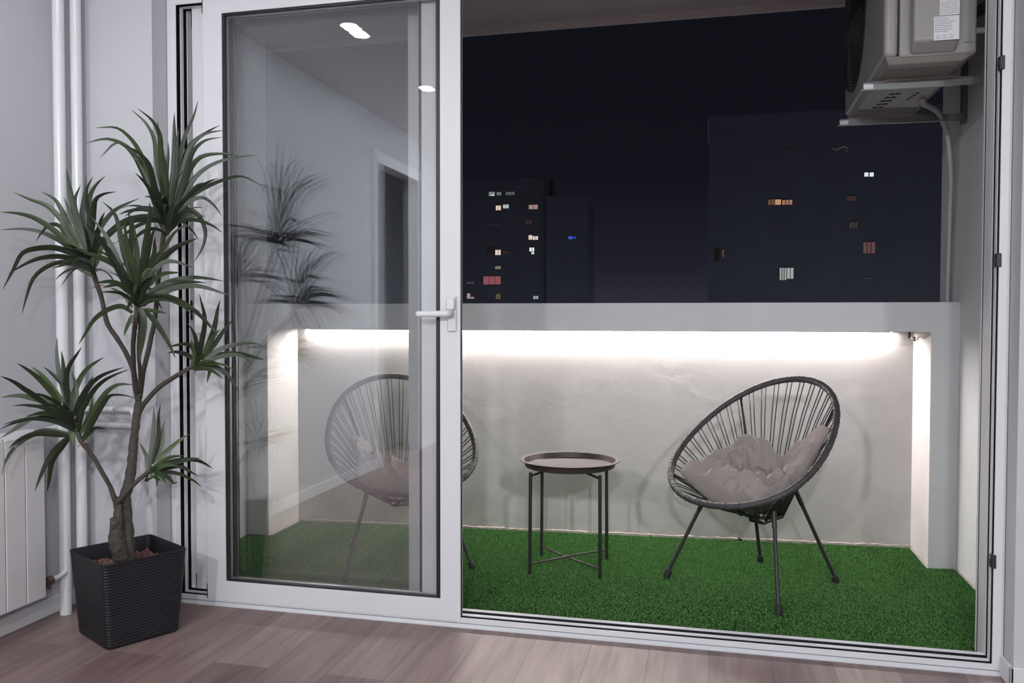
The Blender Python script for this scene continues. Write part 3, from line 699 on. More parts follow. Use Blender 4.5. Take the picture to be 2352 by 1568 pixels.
LEAVES={
 'A':[(182,[189,-30,1471,178,-34,1530,165,-37,1590,155,-37,1650,144,-35,1708,119,-44,1757,80,-63,1797]),(219,[191,-28,1471,192,-44,1529,197,-67,1585,210,-90,1640,226,-115,1692,228,-155,1732,215,-211,1759]),(185,[184,-33,1442,171,-52,1506,161,-74,1569,149,-100,1628,134,-131,1679,109,-172,1711,72,-225,1701]),(202,[180,-37,1412,168,-49,1483,153,-66,1551,132,-88,1612,104,-117,1662,62,-158,1681,15,-203,1659]),(229,[180,-37,1401,165,-48,1467,149,-61,1533,129,-76,1593,106,-93,1646,71,-121,1677,30,-152,1623]),(171,[195,-25,1477,191,-28,1525,187,-31,1572,183,-35,1619,178,-39,1666,172,-44,1712,168,-47,1758]),(225,[197,-23,1477,203,-23,1529,211,-24,1581,217,-27,1632,222,-32,1682,226,-39,1732,232,-46,1782]),(183,[202,-20,1478,207,-19,1522,214,-19,1566,220,-20,1610,225,-24,1653,230,-28,1696,238,-30,1738]),(180,[202,-20,1472,208,-13,1534,213,-5,1596,220,4,1659,230,16,1722,247,35,1782,258,50,1845]),(178,[202,-20,1460,208,-9,1519,212,4,1580,219,21,1640,234,45,1699,264,84,1743,294,124,1776]),(220,[202,-20,1460,216,-12,1519,231,-4,1577,244,0,1635,262,8,1687,297,28,1725,350,61,1742]),(201,[206,-17,1449,224,-16,1503,247,-21,1556,271,-31,1608,300,-41,1654,344,-42,1686,405,-34,1696]),(205,[197,-24,1425,217,-15,1485,239,-9,1544,261,-5,1601,295,5,1642,344,27,1656,405,56,1654]),(177,[197,-24,1413,222,-12,1476,250,-3,1538,288,11,1591,338,32,1627,396,57,1646,457,84,1657]),(204,[193,-27,1396,212,-2,1456,235,32,1514,268,78,1554,305,129,1586,344,184,1605,385,243,1580]),(174,[188,-30,1401,203,-17,1434,217,-4,1466,231,10,1498,244,24,1528,260,40,1555,286,65,1568]),(174,[186,-32,1384,206,-22,1423,228,-15,1462,258,-3,1493,295,13,1508,330,26,1483,358,32,1444]),(187,[184,-34,1378,207,-14,1424,233,9,1467,263,35,1453,279,52,1403,272,50,1347,248,35,1293]),(193,[184,-33,1436,186,-40,1459,189,-51,1482,195,-62,1504,204,-74,1525,212,-88,1546,219,-105,1566]),(172,[191,-28,1436,194,-27,1472,198,-26,1507,205,-23,1542,217,-15,1571,234,-5,1596,258,11,1619]),(163,[182,-35,1378,193,-28,1403,209,-17,1424,228,-5,1437,246,7,1444,267,20,1446,293,37,1448]),(189,[197,-23,1471,194,-27,1508,190,-32,1543,190,-34,1579,194,-34,1616,198,-33,1652,200,-35,1688]),(222,[178,-39,1401,178,-54,1453,182,-76,1503,189,-102,1552,196,-132,1598,190,-176,1628,179,-228,1641]),(194,[188,-30,1413,195,-31,1440,203,-33,1467,212,-38,1493,221,-43,1518,232,-49,1543,245,-54,1568]),(157,[184,-34,1401,186,-43,1426,192,-56,1450,199,-71,1474,207,-90,1496,213,-112,1516,217,-138,1534]),(194,[193,-27,1436,192,-32,1470,192,-39,1504,195,-46,1537,200,-52,1571,206,-59,1603,208,-70,1634]),(203,[195,-25,1425,202,-21,1459,209,-16,1494,216,-12,1528,223,-7,1562,231,-2,1595,240,3,1627]),(211,[182,-35,1389,173,-39,1420,164,-41,1450,155,-41,1481,147,-40,1512,139,-38,1544,129,-36,1575]),(176,[188,-30,1378,197,-31,1395,208,-35,1411,220,-41,1427,231,-50,1442,246,-58,1456,264,-64,1469]),(141,[191,-28,1428,155,-14,1454,115,2,1472,72,19,1481,28,36,1482,-14,53,1472,-56,69,1458]),(165,[190,-29,1415,202,-55,1441,216,-86,1459,232,-119,1472,247,-153,1475,263,-188,1472,279,-222,1463]),(168,[191,-28,1425,213,-63,1452,236,-100,1472,261,-140,1484,287,-181,1485,313,-222,1479,338,-261,1463]),(170,[191,-28,1426,161,-26,1446,128,-23,1462,93,-21,1470,57,-18,1469,22,-15,1465,-13,-12,1455]),(185,[190,-29,1397,202,-62,1422,215,-98,1444,228,-135,1463,242,-174,1476,257,-214,1479,272,-255,1473]),(165,[191,-28,1426,227,-41,1456,265,-54,1483,305,-67,1507,347,-82,1526,392,-97,1540,437,-112,1548]),(178,[189,-30,1382,192,-67,1390,195,-104,1392,197,-142,1385,200,-177,1371,202,-210,1352,204,-240,1330]),(176,[190,-29,1413,228,-31,1422,265,-34,1428,304,-37,1426,341,-39,1416,376,-42,1401,408,-44,1379]),(182,[190,-29,1398,158,-21,1427,125,-12,1454,87,-3,1474,46,8,1486,4,19,1489,-38,29,1482]),(153,[191,-29,1418,149,-20,1428,106,-11,1430,64,-2,1421,23,7,1406,-15,15,1387,-51,22,1362]),(165,[190,-29,1410,192,-51,1442,193,-77,1472,195,-105,1499,197,-136,1523,199,-169,1543,201,-205,1558]),(141,[191,-29,1422,185,-7,1449,179,17,1474,173,42,1497,166,71,1514,158,102,1528,149,134,1537]),(175,[191,-28,1424,212,-61,1447,235,-96,1462,259,-134,1467,284,-171,1462,307,-207,1449,329,-241,1430]),(181,[189,-30,1384,187,6,1412,184,44,1437,181,84,1459,177,128,1471,174,173,1474,171,218,1468]),(163,[189,-29,1391,214,-39,1415,241,-49,1435,272,-61,1449,305,-74,1457,338,-86,1460,371,-99,1457]),(180,[189,-30,1387,202,-52,1417,217,-79,1441,234,-108,1461,252,-139,1477,271,-172,1486,290,-206,1484]),(176,[191,-28,1423,144,-21,1437,95,-13,1446,46,-5,1445,-2,3,1437,-48,10,1419,-92,17,1396]),(154,[190,-29,1413,186,-66,1422,182,-103,1423,178,-141,1417,175,-178,1409,171,-211,1392,168,-241,1369]),(147,[191,-28,1423,184,11,1432,178,52,1437,171,92,1432,164,131,1420,158,169,1405,152,204,1383]),(188,[189,-30,1389,210,-52,1414,233,-78,1432,258,-106,1446,284,-134,1456,310,-163,1462,336,-192,1459]),],
 'B':[(224,[-49,-127,1351,-58,-137,1390,-65,-148,1429,-70,-159,1468,-72,-167,1507,-73,-176,1547,-72,-184,1586]),(172,[-33,-115,1295,-45,-125,1328,-57,-134,1361,-68,-144,1394,-78,-153,1428,-87,-161,1461,-97,-170,1495]),(215,[-37,-118,1306,-49,-120,1350,-63,-119,1395,-74,-114,1441,-79,-101,1488,-84,-87,1536,-92,-73,1584]),(220,[-37,-118,1317,-39,-117,1363,-42,-115,1409,-46,-113,1455,-48,-109,1500,-38,-95,1542,-17,-72,1578]),(178,[-33,-115,1318,-31,-122,1359,-26,-132,1401,-22,-145,1441,-17,-161,1481,-5,-173,1520,22,-176,1557]),(205,[-38,-118,1294,-50,-120,1336,-66,-119,1377,-84,-117,1419,-102,-112,1463,-112,-99,1507,-111,-76,1550]),(197,[-41,-121,1352,-31,-125,1387,-17,-133,1422,-3,-145,1456,16,-158,1487,50,-161,1503,94,-158,1509]),(218,[-46,-125,1306,-62,-139,1343,-78,-153,1381,-91,-165,1418,-101,-176,1454,-115,-189,1487,-143,-214,1509]),(208,[-46,-125,1294,-69,-141,1343,-94,-156,1392,-119,-171,1436,-149,-189,1469,-187,-213,1485,-229,-239,1507]),(211,[-50,-128,1288,-75,-153,1328,-99,-180,1366,-123,-210,1398,-149,-243,1422,-176,-278,1432,-205,-315,1432]),(181,[-46,-125,1277,-75,-146,1313,-105,-167,1347,-139,-191,1371,-176,-216,1385,-214,-242,1387,-253,-269,1381]),(213,[-42,-122,1266,-68,-157,1307,-97,-204,1326,-122,-253,1322,-138,-300,1303,-138,-338,1247,-138,-378,1186]),(193,[-38,-119,1260,-67,-146,1285,-99,-177,1300,-127,-207,1298,-150,-234,1288,-173,-262,1268,-200,-294,1238]),(173,[-34,-115,1249,-71,-141,1275,-112,-168,1283,-151,-193,1264,-183,-210,1228,-202,-217,1173,-218,-222,1111]),(152,[-32,-114,1237,-50,-123,1250,-71,-130,1263,-92,-134,1275,-114,-139,1279,-139,-144,1272,-165,-149,1264]),(171,[-66,-140,1316,-79,-153,1345,-93,-166,1374,-106,-179,1401,-125,-198,1404,-141,-215,1379,-154,-229,1345]),(222,[-38,-118,1294,-27,-121,1340,-6,-124,1384,23,-123,1422,59,-121,1455,102,-116,1476,146,-113,1492]),(212,[-34,-115,1277,-24,-104,1323,-9,-86,1366,13,-62,1400,37,-35,1428,65,-4,1445,96,31,1457]),(178,[-32,-114,1260,-25,-111,1282,-17,-108,1303,-10,-107,1324,0,-105,1343,16,-98,1350,37,-88,1349]),(174,[-38,-118,1277,-45,-123,1303,-52,-128,1328,-58,-132,1353,-62,-134,1379,-67,-137,1403,-75,-141,1427]),(176,[-36,-117,1272,-41,-119,1300,-48,-119,1328,-54,-119,1357,-58,-116,1386,-59,-111,1416,-60,-104,1445]),(162,[-34,-115,1266,-43,-124,1283,-52,-134,1300,-59,-143,1317,-66,-152,1332,-74,-163,1345,-85,-177,1355]),(171,[-35,-117,1268,-18,-131,1305,4,-148,1338,26,-166,1370,52,-186,1398,81,-210,1419,113,-235,1433]),(183,[-37,-118,1275,-15,-143,1288,7,-168,1295,30,-195,1293,53,-221,1286,75,-246,1274,95,-269,1257]),(180,[-33,-115,1256,-49,-101,1288,-66,-85,1319,-86,-66,1346,-109,-46,1369,-134,-23,1387,-160,1,1402]),(157,[-34,-116,1263,-21,-143,1283,-8,-172,1300,7,-203,1313,23,-236,1318,38,-269,1316,54,-301,1310]),(147,[-36,-117,1271,-44,-154,1287,-51,-194,1294,-59,-234,1297,-67,-274,1293,-75,-312,1282,-82,-348,1264]),(169,[-32,-114,1252,-46,-81,1262,-59,-46,1264,-73,-12,1261,-87,22,1255,-100,55,1244,-112,86,1226]),(140,[-37,-118,1277,-25,-138,1305,-10,-159,1329,6,-184,1350,23,-210,1368,41,-238,1381,60,-268,1388]),(167,[-38,-119,1282,-31,-151,1289,-24,-183,1290,-16,-216,1289,-9,-247,1282,-2,-279,1273,5,-308,1259]),(187,[-31,-113,1245,-27,-134,1270,-22,-159,1291,-17,-187,1307,-11,-217,1320,-5,-248,1328,1,-281,1329]),(166,[-32,-114,1249,-59,-110,1262,-90,-107,1268,-120,-103,1266,-150,-100,1259,-178,-96,1246,-203,-93,1228]),(148,[-33,-115,1256,-20,-154,1265,-7,-194,1267,6,-233,1259,18,-271,1243,30,-306,1223,40,-339,1200]),(171,[-33,-115,1257,-15,-152,1275,4,-191,1284,24,-232,1287,43,-272,1285,62,-312,1274,80,-349,1258]),(135,[-33,-115,1256,-42,-101,1286,-52,-87,1316,-64,-69,1343,-77,-49,1369,-92,-27,1391,-107,-4,1411]),(173,[-34,-115,1259,-32,-143,1281,-30,-173,1300,-28,-207,1311,-25,-242,1317,-23,-277,1316,-21,-311,1308]),],
 'C':[(227,[187,-197,1160,178,-219,1202,175,-248,1243,175,-280,1282,177,-315,1319,179,-353,1351,180,-397,1376]),(185,[179,-203,1176,166,-210,1220,152,-216,1264,136,-222,1307,118,-229,1349,96,-238,1385,72,-248,1418]),(186,[179,-203,1231,173,-212,1273,169,-223,1315,167,-233,1356,167,-243,1395,162,-259,1431,145,-285,1458]),(184,[195,-190,1204,194,-201,1238,197,-216,1271,200,-234,1304,205,-253,1336,215,-272,1368,229,-289,1399]),(175,[195,-190,1231,196,-193,1263,199,-197,1295,200,-202,1326,201,-210,1357,202,-218,1388,205,-226,1418]),(203,[195,-191,1176,193,-201,1221,193,-216,1265,200,-229,1308,212,-241,1352,223,-256,1393,228,-277,1433]),(223,[207,-181,1243,216,-187,1280,229,-198,1316,246,-212,1352,264,-228,1387,283,-247,1421,301,-269,1453]),(190,[203,-184,1231,214,-186,1259,229,-193,1286,245,-204,1313,262,-217,1338,281,-231,1362,306,-243,1385]),(171,[215,-175,1243,226,-175,1262,239,-180,1281,253,-188,1300,264,-199,1319,275,-214,1337,289,-229,1355]),(184,[211,-178,1243,235,-173,1274,264,-174,1304,294,-181,1333,324,-191,1361,360,-200,1382,408,-203,1388]),(225,[215,-175,1232,234,-163,1259,255,-154,1286,278,-145,1311,303,-134,1331,330,-123,1345,360,-112,1357]),(173,[211,-178,1204,226,-171,1232,245,-166,1259,269,-157,1279,300,-146,1280,330,-136,1270,359,-128,1258]),(177,[211,-178,1193,220,-165,1209,227,-151,1226,235,-133,1239,245,-114,1246,254,-92,1248,265,-69,1250]),(214,[206,-181,1160,234,-161,1189,264,-139,1213,298,-115,1226,333,-90,1232,369,-65,1229,407,-39,1221]),(177,[214,-175,1166,239,-158,1181,264,-140,1195,289,-125,1208,312,-110,1217,338,-94,1217,369,-74,1214]),(206,[206,-181,1149,244,-164,1172,287,-150,1192,332,-139,1202,379,-130,1201,427,-123,1188,479,-117,1170]),(213,[206,-182,1138,235,-161,1169,271,-136,1166,307,-111,1147,340,-90,1117,370,-71,1079,397,-55,1035]),(193,[206,-182,1127,225,-172,1106,244,-167,1082,262,-164,1056,279,-163,1029,296,-164,1001,313,-167,971]),(208,[194,-191,1138,211,-189,1111,222,-199,1080,231,-215,1050,241,-234,1020,251,-255,990,265,-276,961]),(138,[182,-200,1110,180,-205,1099,180,-211,1088,179,-218,1078,179,-225,1067,180,-233,1055,181,-241,1043]),(189,[182,-200,1116,166,-228,1136,152,-265,1128,145,-301,1110,146,-335,1088,152,-370,1056,157,-408,1020]),(141,[182,-200,1132,174,-203,1147,164,-204,1161,153,-206,1173,139,-208,1182,124,-210,1190,108,-213,1197]),(176,[179,-203,1176,170,-211,1188,162,-219,1199,153,-229,1206,143,-239,1204,133,-250,1199,122,-261,1194]),(227,[179,-203,1203,169,-217,1233,159,-236,1259,145,-261,1277,129,-289,1288,115,-317,1298,103,-345,1306]),(148,[202,-185,1127,211,-176,1125,219,-166,1124,228,-156,1122,236,-144,1120,244,-133,1117,251,-122,1113]),(136,[199,-187,1259,190,-192,1261,181,-196,1263,170,-200,1266,160,-203,1269,149,-206,1272,139,-208,1274]),(143,[195,-190,1204,201,-186,1217,208,-183,1230,215,-180,1243,223,-177,1254,234,-171,1251,245,-165,1241]),(164,[194,-191,1143,201,-196,1169,210,-206,1194,222,-218,1219,235,-232,1243,249,-248,1267,265,-265,1290]),(176,[190,-194,1138,189,-199,1159,188,-206,1179,189,-214,1200,191,-221,1221,194,-230,1241,196,-239,1261]),(180,[198,-188,1138,204,-187,1156,211,-188,1174,220,-189,1192,230,-190,1209,242,-190,1225,254,-192,1240]),(186,[197,-188,1135,202,-211,1164,209,-239,1187,216,-270,1207,223,-303,1221,231,-338,1230,240,-374,1236]),(132,[197,-188,1131,198,-215,1150,199,-244,1164,200,-275,1175,200,-307,1178,201,-339,1178,202,-372,1175]),(177,[197,-188,1157,235,-194,1167,274,-200,1170,313,-206,1165,350,-212,1152,383,-217,1131,415,-222,1108]),(157,[197,-188,1133,231,-195,1149,267,-203,1156,304,-210,1157,340,-218,1150,375,-225,1137,408,-231,1120]),(176,[197,-188,1142,210,-215,1152,224,-243,1157,238,-271,1155,251,-298,1146,264,-324,1134,276,-349,1120]),(145,[197,-188,1174,187,-167,1198,175,-142,1217,162,-114,1230,149,-85,1239,135,-55,1241,121,-25,1241]),(166,[197,-188,1144,207,-211,1166,216,-235,1186,228,-263,1200,240,-292,1210,252,-322,1216,265,-352,1218]),(142,[197,-188,1150,235,-189,1159,274,-190,1160,312,-191,1156,350,-192,1146,387,-193,1134,423,-194,1119]),(136,[197,-188,1158,181,-147,1168,165,-105,1173,149,-63,1169,133,-21,1161,118,20,1148,104,57,1125]),(178,[197,-188,1173,188,-162,1185,178,-133,1192,168,-104,1195,158,-75,1195,148,-47,1188,138,-20,1177]),(134,[197,-188,1167,217,-201,1189,238,-216,1207,263,-233,1218,290,-250,1223,316,-268,1221,342,-285,1214]),(149,[197,-188,1157,197,-214,1192,197,-243,1224,197,-273,1255,197,-308,1280,197,-349,1295,197,-391,1305]),(136,[197,-188,1144,180,-167,1163,161,-143,1177,140,-117,1184,120,-91,1183,99,-65,1178,79,-40,1168]),(180,[197,-188,1154,194,-212,1175,190,-238,1192,185,-266,1205,181,-296,1211,176,-327,1208,171,-357,1203]),(156,[197,-188,1139,217,-205,1161,238,-221,1182,261,-241,1197,286,-260,1209,311,-281,1215,337,-303,1213]),(160,[197,-188,1153,174,-172,1165,151,-155,1174,126,-138,1177,101,-120,1177,76,-103,1170,53,-86,1161]),(153,[197,-188,1165,219,-221,1185,243,-255,1196,268,-291,1201,292,-326,1198,315,-361,1184,338,-394,1168]),],
 'D':[(206,[263,28,950,273,26,989,285,20,1027,299,12,1066,309,-1,1105,314,-22,1142,319,-45,1179]),(222,[274,37,957,281,51,990,286,68,1023,287,86,1057,285,103,1092,280,121,1128,278,142,1164]),(191,[271,34,957,281,36,976,293,36,995,306,33,1014,319,30,1031,334,26,1047,352,24,1061]),(189,[271,34,957,284,50,979,295,67,1001,304,84,1024,310,101,1047,317,120,1070,328,143,1093]),(179,[280,41,957,302,56,976,326,72,993,353,88,1004,382,106,1010,411,123,1011,440,139,1006]),(220,[274,37,950,297,60,961,320,85,971,344,113,974,369,142,970,392,172,960,414,202,949]),(164,[271,34,947,295,46,955,322,55,964,351,63,970,382,71,973,412,76,964,436,75,944]),(177,[268,32,938,292,47,934,316,59,928,337,69,913,355,74,894,371,77,870,388,80,844]),(151,[266,31,938,277,36,932,289,41,927,298,41,916,299,35,902,300,27,889,302,21,876]),(187,[252,19,935,258,18,960,265,13,986,272,6,1011,276,-6,1036,276,-21,1058,272,-42,1080]),(178,[252,19,935,258,20,962,258,14,989,249,-1,1008,236,-21,1011,223,-41,1007,206,-66,1002]),(141,[246,15,932,252,14,948,260,11,963,266,4,979,269,-6,995,272,-18,1011,277,-30,1026]),(179,[265,30,945,241,37,958,216,44,968,190,51,976,164,58,980,137,66,980,111,73,975]),(174,[251,19,921,273,14,926,297,9,928,320,4,925,342,0,918,363,-5,907,383,-9,895]),(158,[256,23,929,269,13,945,284,2,958,301,-10,968,318,-23,975,336,-36,977,354,-49,975]),(133,[256,23,930,269,4,940,283,-17,945,297,-38,943,311,-59,939,324,-78,929,336,-96,916]),(137,[251,19,922,244,37,931,236,56,935,227,76,934,219,95,930,211,114,923,203,132,914]),(148,[259,25,934,284,24,943,310,23,945,336,22,944,362,20,941,386,19,933,410,18,921]),(177,[252,19,922,266,17,935,283,15,943,301,13,949,320,10,951,338,7,951,357,5,946]),],
 'E':[(180,[-104,-158,809,-112,-161,847,-120,-163,884,-129,-165,922,-136,-164,960,-140,-161,998,-143,-155,1036]),(193,[-101,-155,809,-103,-158,839,-106,-160,870,-108,-163,900,-110,-166,930,-111,-168,960,-113,-171,990]),(185,[-104,-158,809,-100,-164,845,-92,-175,881,-80,-186,917,-59,-193,950,-32,-198,978,-5,-205,1005]),(194,[-114,-165,817,-124,-175,840,-134,-186,863,-142,-197,885,-151,-208,906,-161,-220,924,-172,-234,939]),(188,[-119,-169,817,-128,-188,844,-132,-211,871,-134,-238,897,-136,-266,920,-136,-298,940,-135,-330,957]),(184,[-149,-193,812,-160,-214,832,-167,-239,852,-171,-267,871,-172,-295,890,-171,-325,905,-171,-359,918]),(215,[-129,-177,811,-150,-194,821,-171,-212,832,-190,-228,840,-209,-244,846,-229,-261,846,-250,-280,842]),(208,[-94,-150,787,-98,-153,818,-103,-157,848,-112,-164,876,-126,-175,899,-141,-187,919,-157,-200,939]),(191,[-99,-154,809,-92,-144,841,-87,-132,873,-81,-118,903,-72,-100,929,-59,-78,948,-45,-53,965]),(219,[-94,-150,765,-73,-147,804,-49,-149,844,-18,-151,881,22,-151,908,65,-150,925,110,-151,938]),(199,[-89,-146,743,-73,-133,783,-56,-121,824,-38,-107,861,-16,-90,888,11,-69,907,46,-42,924]),(227,[-79,-138,706,-54,-133,745,-24,-134,785,8,-139,825,43,-145,859,88,-148,881,143,-146,881]),(223,[-69,-131,690,-48,-127,729,-22,-128,768,7,-132,806,41,-136,841,87,-133,845,135,-132,837]),(163,[-64,-127,690,-59,-125,715,-54,-124,741,-48,-124,767,-42,-124,792,-36,-124,818,-31,-126,843]),(176,[-59,-123,675,-57,-117,690,-55,-111,705,-54,-103,720,-49,-91,727,-42,-76,724,-34,-60,720]),(229,[-109,-162,773,-135,-185,780,-160,-210,783,-181,-233,771,-198,-254,752,-215,-276,733,-234,-300,713]),(193,[-90,-146,706,-130,-170,719,-174,-191,724,-216,-208,705,-254,-219,674,-252,-258,637,-253,-277,590]),(225,[-95,-150,707,-117,-176,713,-137,-204,720,-153,-232,723,-167,-261,718,-178,-289,706,-186,-317,684]),(211,[-100,-154,707,-112,-177,685,-118,-205,662,-117,-232,636,-111,-259,608,-102,-287,580,-90,-316,553]),(217,[-100,-154,700,-119,-163,675,-140,-169,648,-158,-170,619,-170,-164,586,-182,-157,550,-196,-150,513]),(175,[-94,-150,743,-94,-152,731,-93,-154,719,-90,-156,708,-87,-157,696,-83,-159,684,-79,-162,673]),(198,[-89,-146,779,-88,-143,804,-86,-140,828,-87,-137,852,-90,-136,877,-96,-138,900,-103,-138,924]),(200,[-84,-142,750,-80,-134,776,-77,-124,802,-76,-113,828,-76,-103,854,-75,-90,878,-72,-74,901]),(152,[-90,-147,740,-107,-134,762,-127,-119,778,-149,-103,790,-173,-85,798,-197,-67,798,-221,-49,794]),(133,[-97,-152,757,-113,-144,782,-132,-134,804,-154,-122,822,-179,-109,836,-206,-95,843,-233,-81,848]),(155,[-96,-151,755,-89,-179,779,-82,-210,800,-73,-244,813,-64,-279,823,-55,-315,827,-46,-352,827]),(161,[-91,-147,742,-89,-171,772,-88,-198,802,-86,-228,827,-84,-263,844,-82,-300,858,-79,-339,864]),(156,[-84,-142,725,-75,-165,748,-64,-191,768,-53,-219,784,-41,-248,796,-28,-279,802,-15,-311,804]),(188,[-86,-144,729,-90,-167,752,-94,-196,770,-99,-226,783,-105,-258,791,-110,-291,793,-115,-323,789]),(179,[-91,-148,742,-76,-174,770,-59,-205,792,-40,-237,810,-21,-272,821,0,-308,824,20,-344,823]),(152,[-85,-143,727,-108,-137,745,-133,-131,759,-161,-124,767,-189,-117,771,-218,-110,772,-246,-103,766]),(162,[-81,-140,717,-92,-173,740,-104,-209,760,-116,-247,772,-129,-287,778,-143,-327,776,-156,-366,768]),(153,[-85,-143,727,-73,-164,751,-59,-186,772,-45,-212,788,-28,-240,800,-12,-269,806,5,-298,809]),(149,[-95,-151,752,-105,-173,775,-117,-199,793,-130,-226,808,-143,-256,816,-157,-286,821,-171,-316,821]),(148,[-83,-141,722,-89,-163,747,-96,-186,770,-103,-213,789,-111,-242,804,-120,-273,815,-129,-305,819]),(154,[-79,-138,713,-58,-159,742,-33,-182,765,-6,-208,782,23,-235,795,52,-263,802,82,-292,801]),(135,[-93,-149,747,-105,-183,764,-119,-219,775,-133,-257,777,-147,-294,773,-161,-331,765,-174,-367,751]),],
 'F':[(210,[105,-19,591,106,-14,624,106,-7,658,104,0,691,101,8,725,97,15,759,92,23,792]),(173,[111,-15,598,117,-9,632,123,-3,665,126,0,700,125,2,734,125,3,769,129,9,802]),(186,[111,-15,605,120,-6,627,127,4,649,131,11,672,130,16,697,129,21,722,131,29,745]),(178,[113,-13,602,128,0,618,143,13,634,157,26,651,171,40,667,185,53,681,200,67,693]),(164,[116,-11,590,131,-5,599,147,-2,610,165,0,619,184,2,624,205,3,626,226,3,627]),(203,[119,-8,582,141,14,592,161,39,599,182,66,601,201,94,598,219,123,582,237,152,557]),(177,[122,-6,574,144,4,580,169,12,586,193,17,588,216,18,581,240,19,568,269,22,554]),(157,[122,-6,566,139,14,565,155,36,561,169,60,550,181,84,535,192,109,517,202,133,494]),(173,[116,-11,567,128,-3,561,140,5,556,151,12,549,160,16,539,169,20,527,182,27,532]),(133,[105,-19,558,112,-15,555,119,-10,552,124,-8,545,125,-9,536,125,-11,527,125,-12,517]),(155,[100,-23,569,97,-21,587,92,-17,604,86,-13,622,76,-10,638,65,-7,653,52,-4,668]),(203,[116,-11,582,140,-1,588,166,6,595,192,9,603,217,9,610,245,9,616,277,11,621]),(139,[111,-15,577,129,-16,586,149,-17,593,169,-18,597,189,-19,598,209,-20,594,228,-21,587]),(177,[106,-18,567,90,4,573,74,26,575,57,48,575,41,70,570,25,91,560,10,111,548]),(188,[94,-28,539,112,-40,552,132,-54,559,152,-67,565,173,-81,566,194,-95,564,214,-109,560]),(171,[105,-19,565,123,-21,577,142,-22,587,162,-24,595,183,-26,599,205,-28,598,226,-29,596]),(185,[107,-18,569,124,-27,573,142,-37,576,159,-47,574,176,-56,567,191,-64,557,206,-72,545]),(134,[96,-26,545,85,-8,556,72,12,564,60,33,569,47,54,572,34,75,573,22,96,568]),(162,[105,-19,565,117,-28,577,130,-37,587,144,-48,594,159,-59,597,175,-70,599,190,-82,596]),],
}
STEMS={
 'main':([(-8,-6,244),(-4,-3,323),(-4,-3,400),(-6,-5,469),(6,4,536),(14,11,627),(20,16,711),(28,22,779),(30,23,817)],[0.034,0.026,0.022,0.021,0.0185,0.0165,0.015,0.015,0.012]),
 'stub':([(-4,-28,269),(-7,-50,335),(-3,-53,389),(-5,-42,439),(-11,-47,470)],[0.03,0.028,0.019,0.014,0.013]),
 'knob':([(-1,-52,374),(-2,-65,395),(-4,-73,416)],[0.018,0.017,0.011]),
 'knob2':([(-3,-15,464),(-1,-39,474),(0,-51,478)],[0.012,0.012,0.009]),
 'e':([(-11,-47,470),(-12,-54,484),(-19,-66,526),(-33,-90,582),(-47,-107,629),(-59,-123,660),(-74,-134,691),(-94,-150,765)],[0.011,0.01,0.0085,0.008,0.0078,0.0075,0.01,0.007]),
 'f':([(-6,-49,462),(22,-46,493),(61,-41,533),(89,-32,559),(111,-15,587)],[0.009,0.0085,0.008,0.008,0.006]),
 'b':([(30,23,810),(23,18,856),(23,6,917),(13,-16,976),(-2,-40,1027),(-22,-62,1077),(-27,-72,1121),(-31,-82,1172),(-40,-95,1224),(-55,-107,1303)],[0.012,0.011,0.0095,0.009,0.0085,0.009,0.0085,0.008,0.009,0.007]),
 'c':([(28,22,833),(56,-32,905),(103,-97,998),(143,-142,1056),(184,-186,1099),(193,-192,1169)],[0.01,0.009,0.0085,0.0085,0.009,0.007]),
 'c2':([(38,17,841),(77,-29,905),(122,-95,998),(169,-147,1078),(190,-182,1141)],[0.008,0.007,0.0065,0.006,0.005]),
 'a':([(32,25,817),(47,24,902),(75,21,993),(107,8,1084),(127,-2,1174),(152,-21,1277),(179,-38,1370),(187,-31,1451)],[0.011,0.0095,0.009,0.0085,0.0085,0.008,0.009,0.007]),
 'd':([(31,25,771),(66,14,808),(123,8,859),(185,5,896),(241,11,928),(260,26,942)],[0.01,0.0095,0.009,0.0085,0.008,0.006]),
}

def mmv(t): return Vector((t[0]/1000, t[1]/1000, t[2]/1000))
def gnarl(bm, key, per=6, seg=12, amp=.10):
    pts, rad = STEMS[key]
    P = catmull([mmv(p) for p in pts], per); R_ = []
    for i in range(len(P)):
        t_ = i/per; k = min(int(t_), len(rad)-2); f_ = t_-k
        R_.append((rad[k]*(1-f_)+rad[k+1]*f_)*.92)
    rings = tube(bm, P, R_, seg)
    for rg, p in zip(rings, P):
        for v in rg:
            d = v.co-p
            v.co = p + d*(1+amp*noise.noise(v.co*55)*2)
b = BM()
for k in ('main', 'stub', 'knob', 'knob2'): gnarl(b, k, 8, 14, .14)
trunk = obj('trunk', b, M['bark'], plant, smooth=True)
branches = {}
for k in ('e', 'f', 'b', 'c', 'c2', 'a', 'd'):
    b = BM(); gnarl(b, k, 6, 9, .06); branches[k] = obj('branch', b, M['branch'], plant, smooth=True)
for k in ('e', 'f', 'b', 'c', 'a', 'd'):
    pts, rad = STEMS[k]; q = mmv(pts[-2]); q0 = mmv(pts[-3]); ax = (q-q0).normalized()
    b = BM(); c0 = q0.lerp(q, .62)
    for s_ in range(3):
        a = random.uniform(0, 6.28); sd = ax.orthogonal(); sd.rotate(Matrix.Rotation(a, 3, ax))
        tube(b, [c0, c0+sd*.011+ax*.002, c0+sd*.018-ax*.004], [.0028, .0022, .0006], 6)
    tag(obj('leaf_node', b, M['bud'], branches[k], smooth=True), 'pink scar under the leaves')
AX = dict(A=(.05, 1), B=(-.25, .97), C=(0, 1), D=(.6, .8), E=(-.45, .9), F=(.5, .86))
U3 = Vector((NV.y, -NV.x, 0))
random.seed(5)
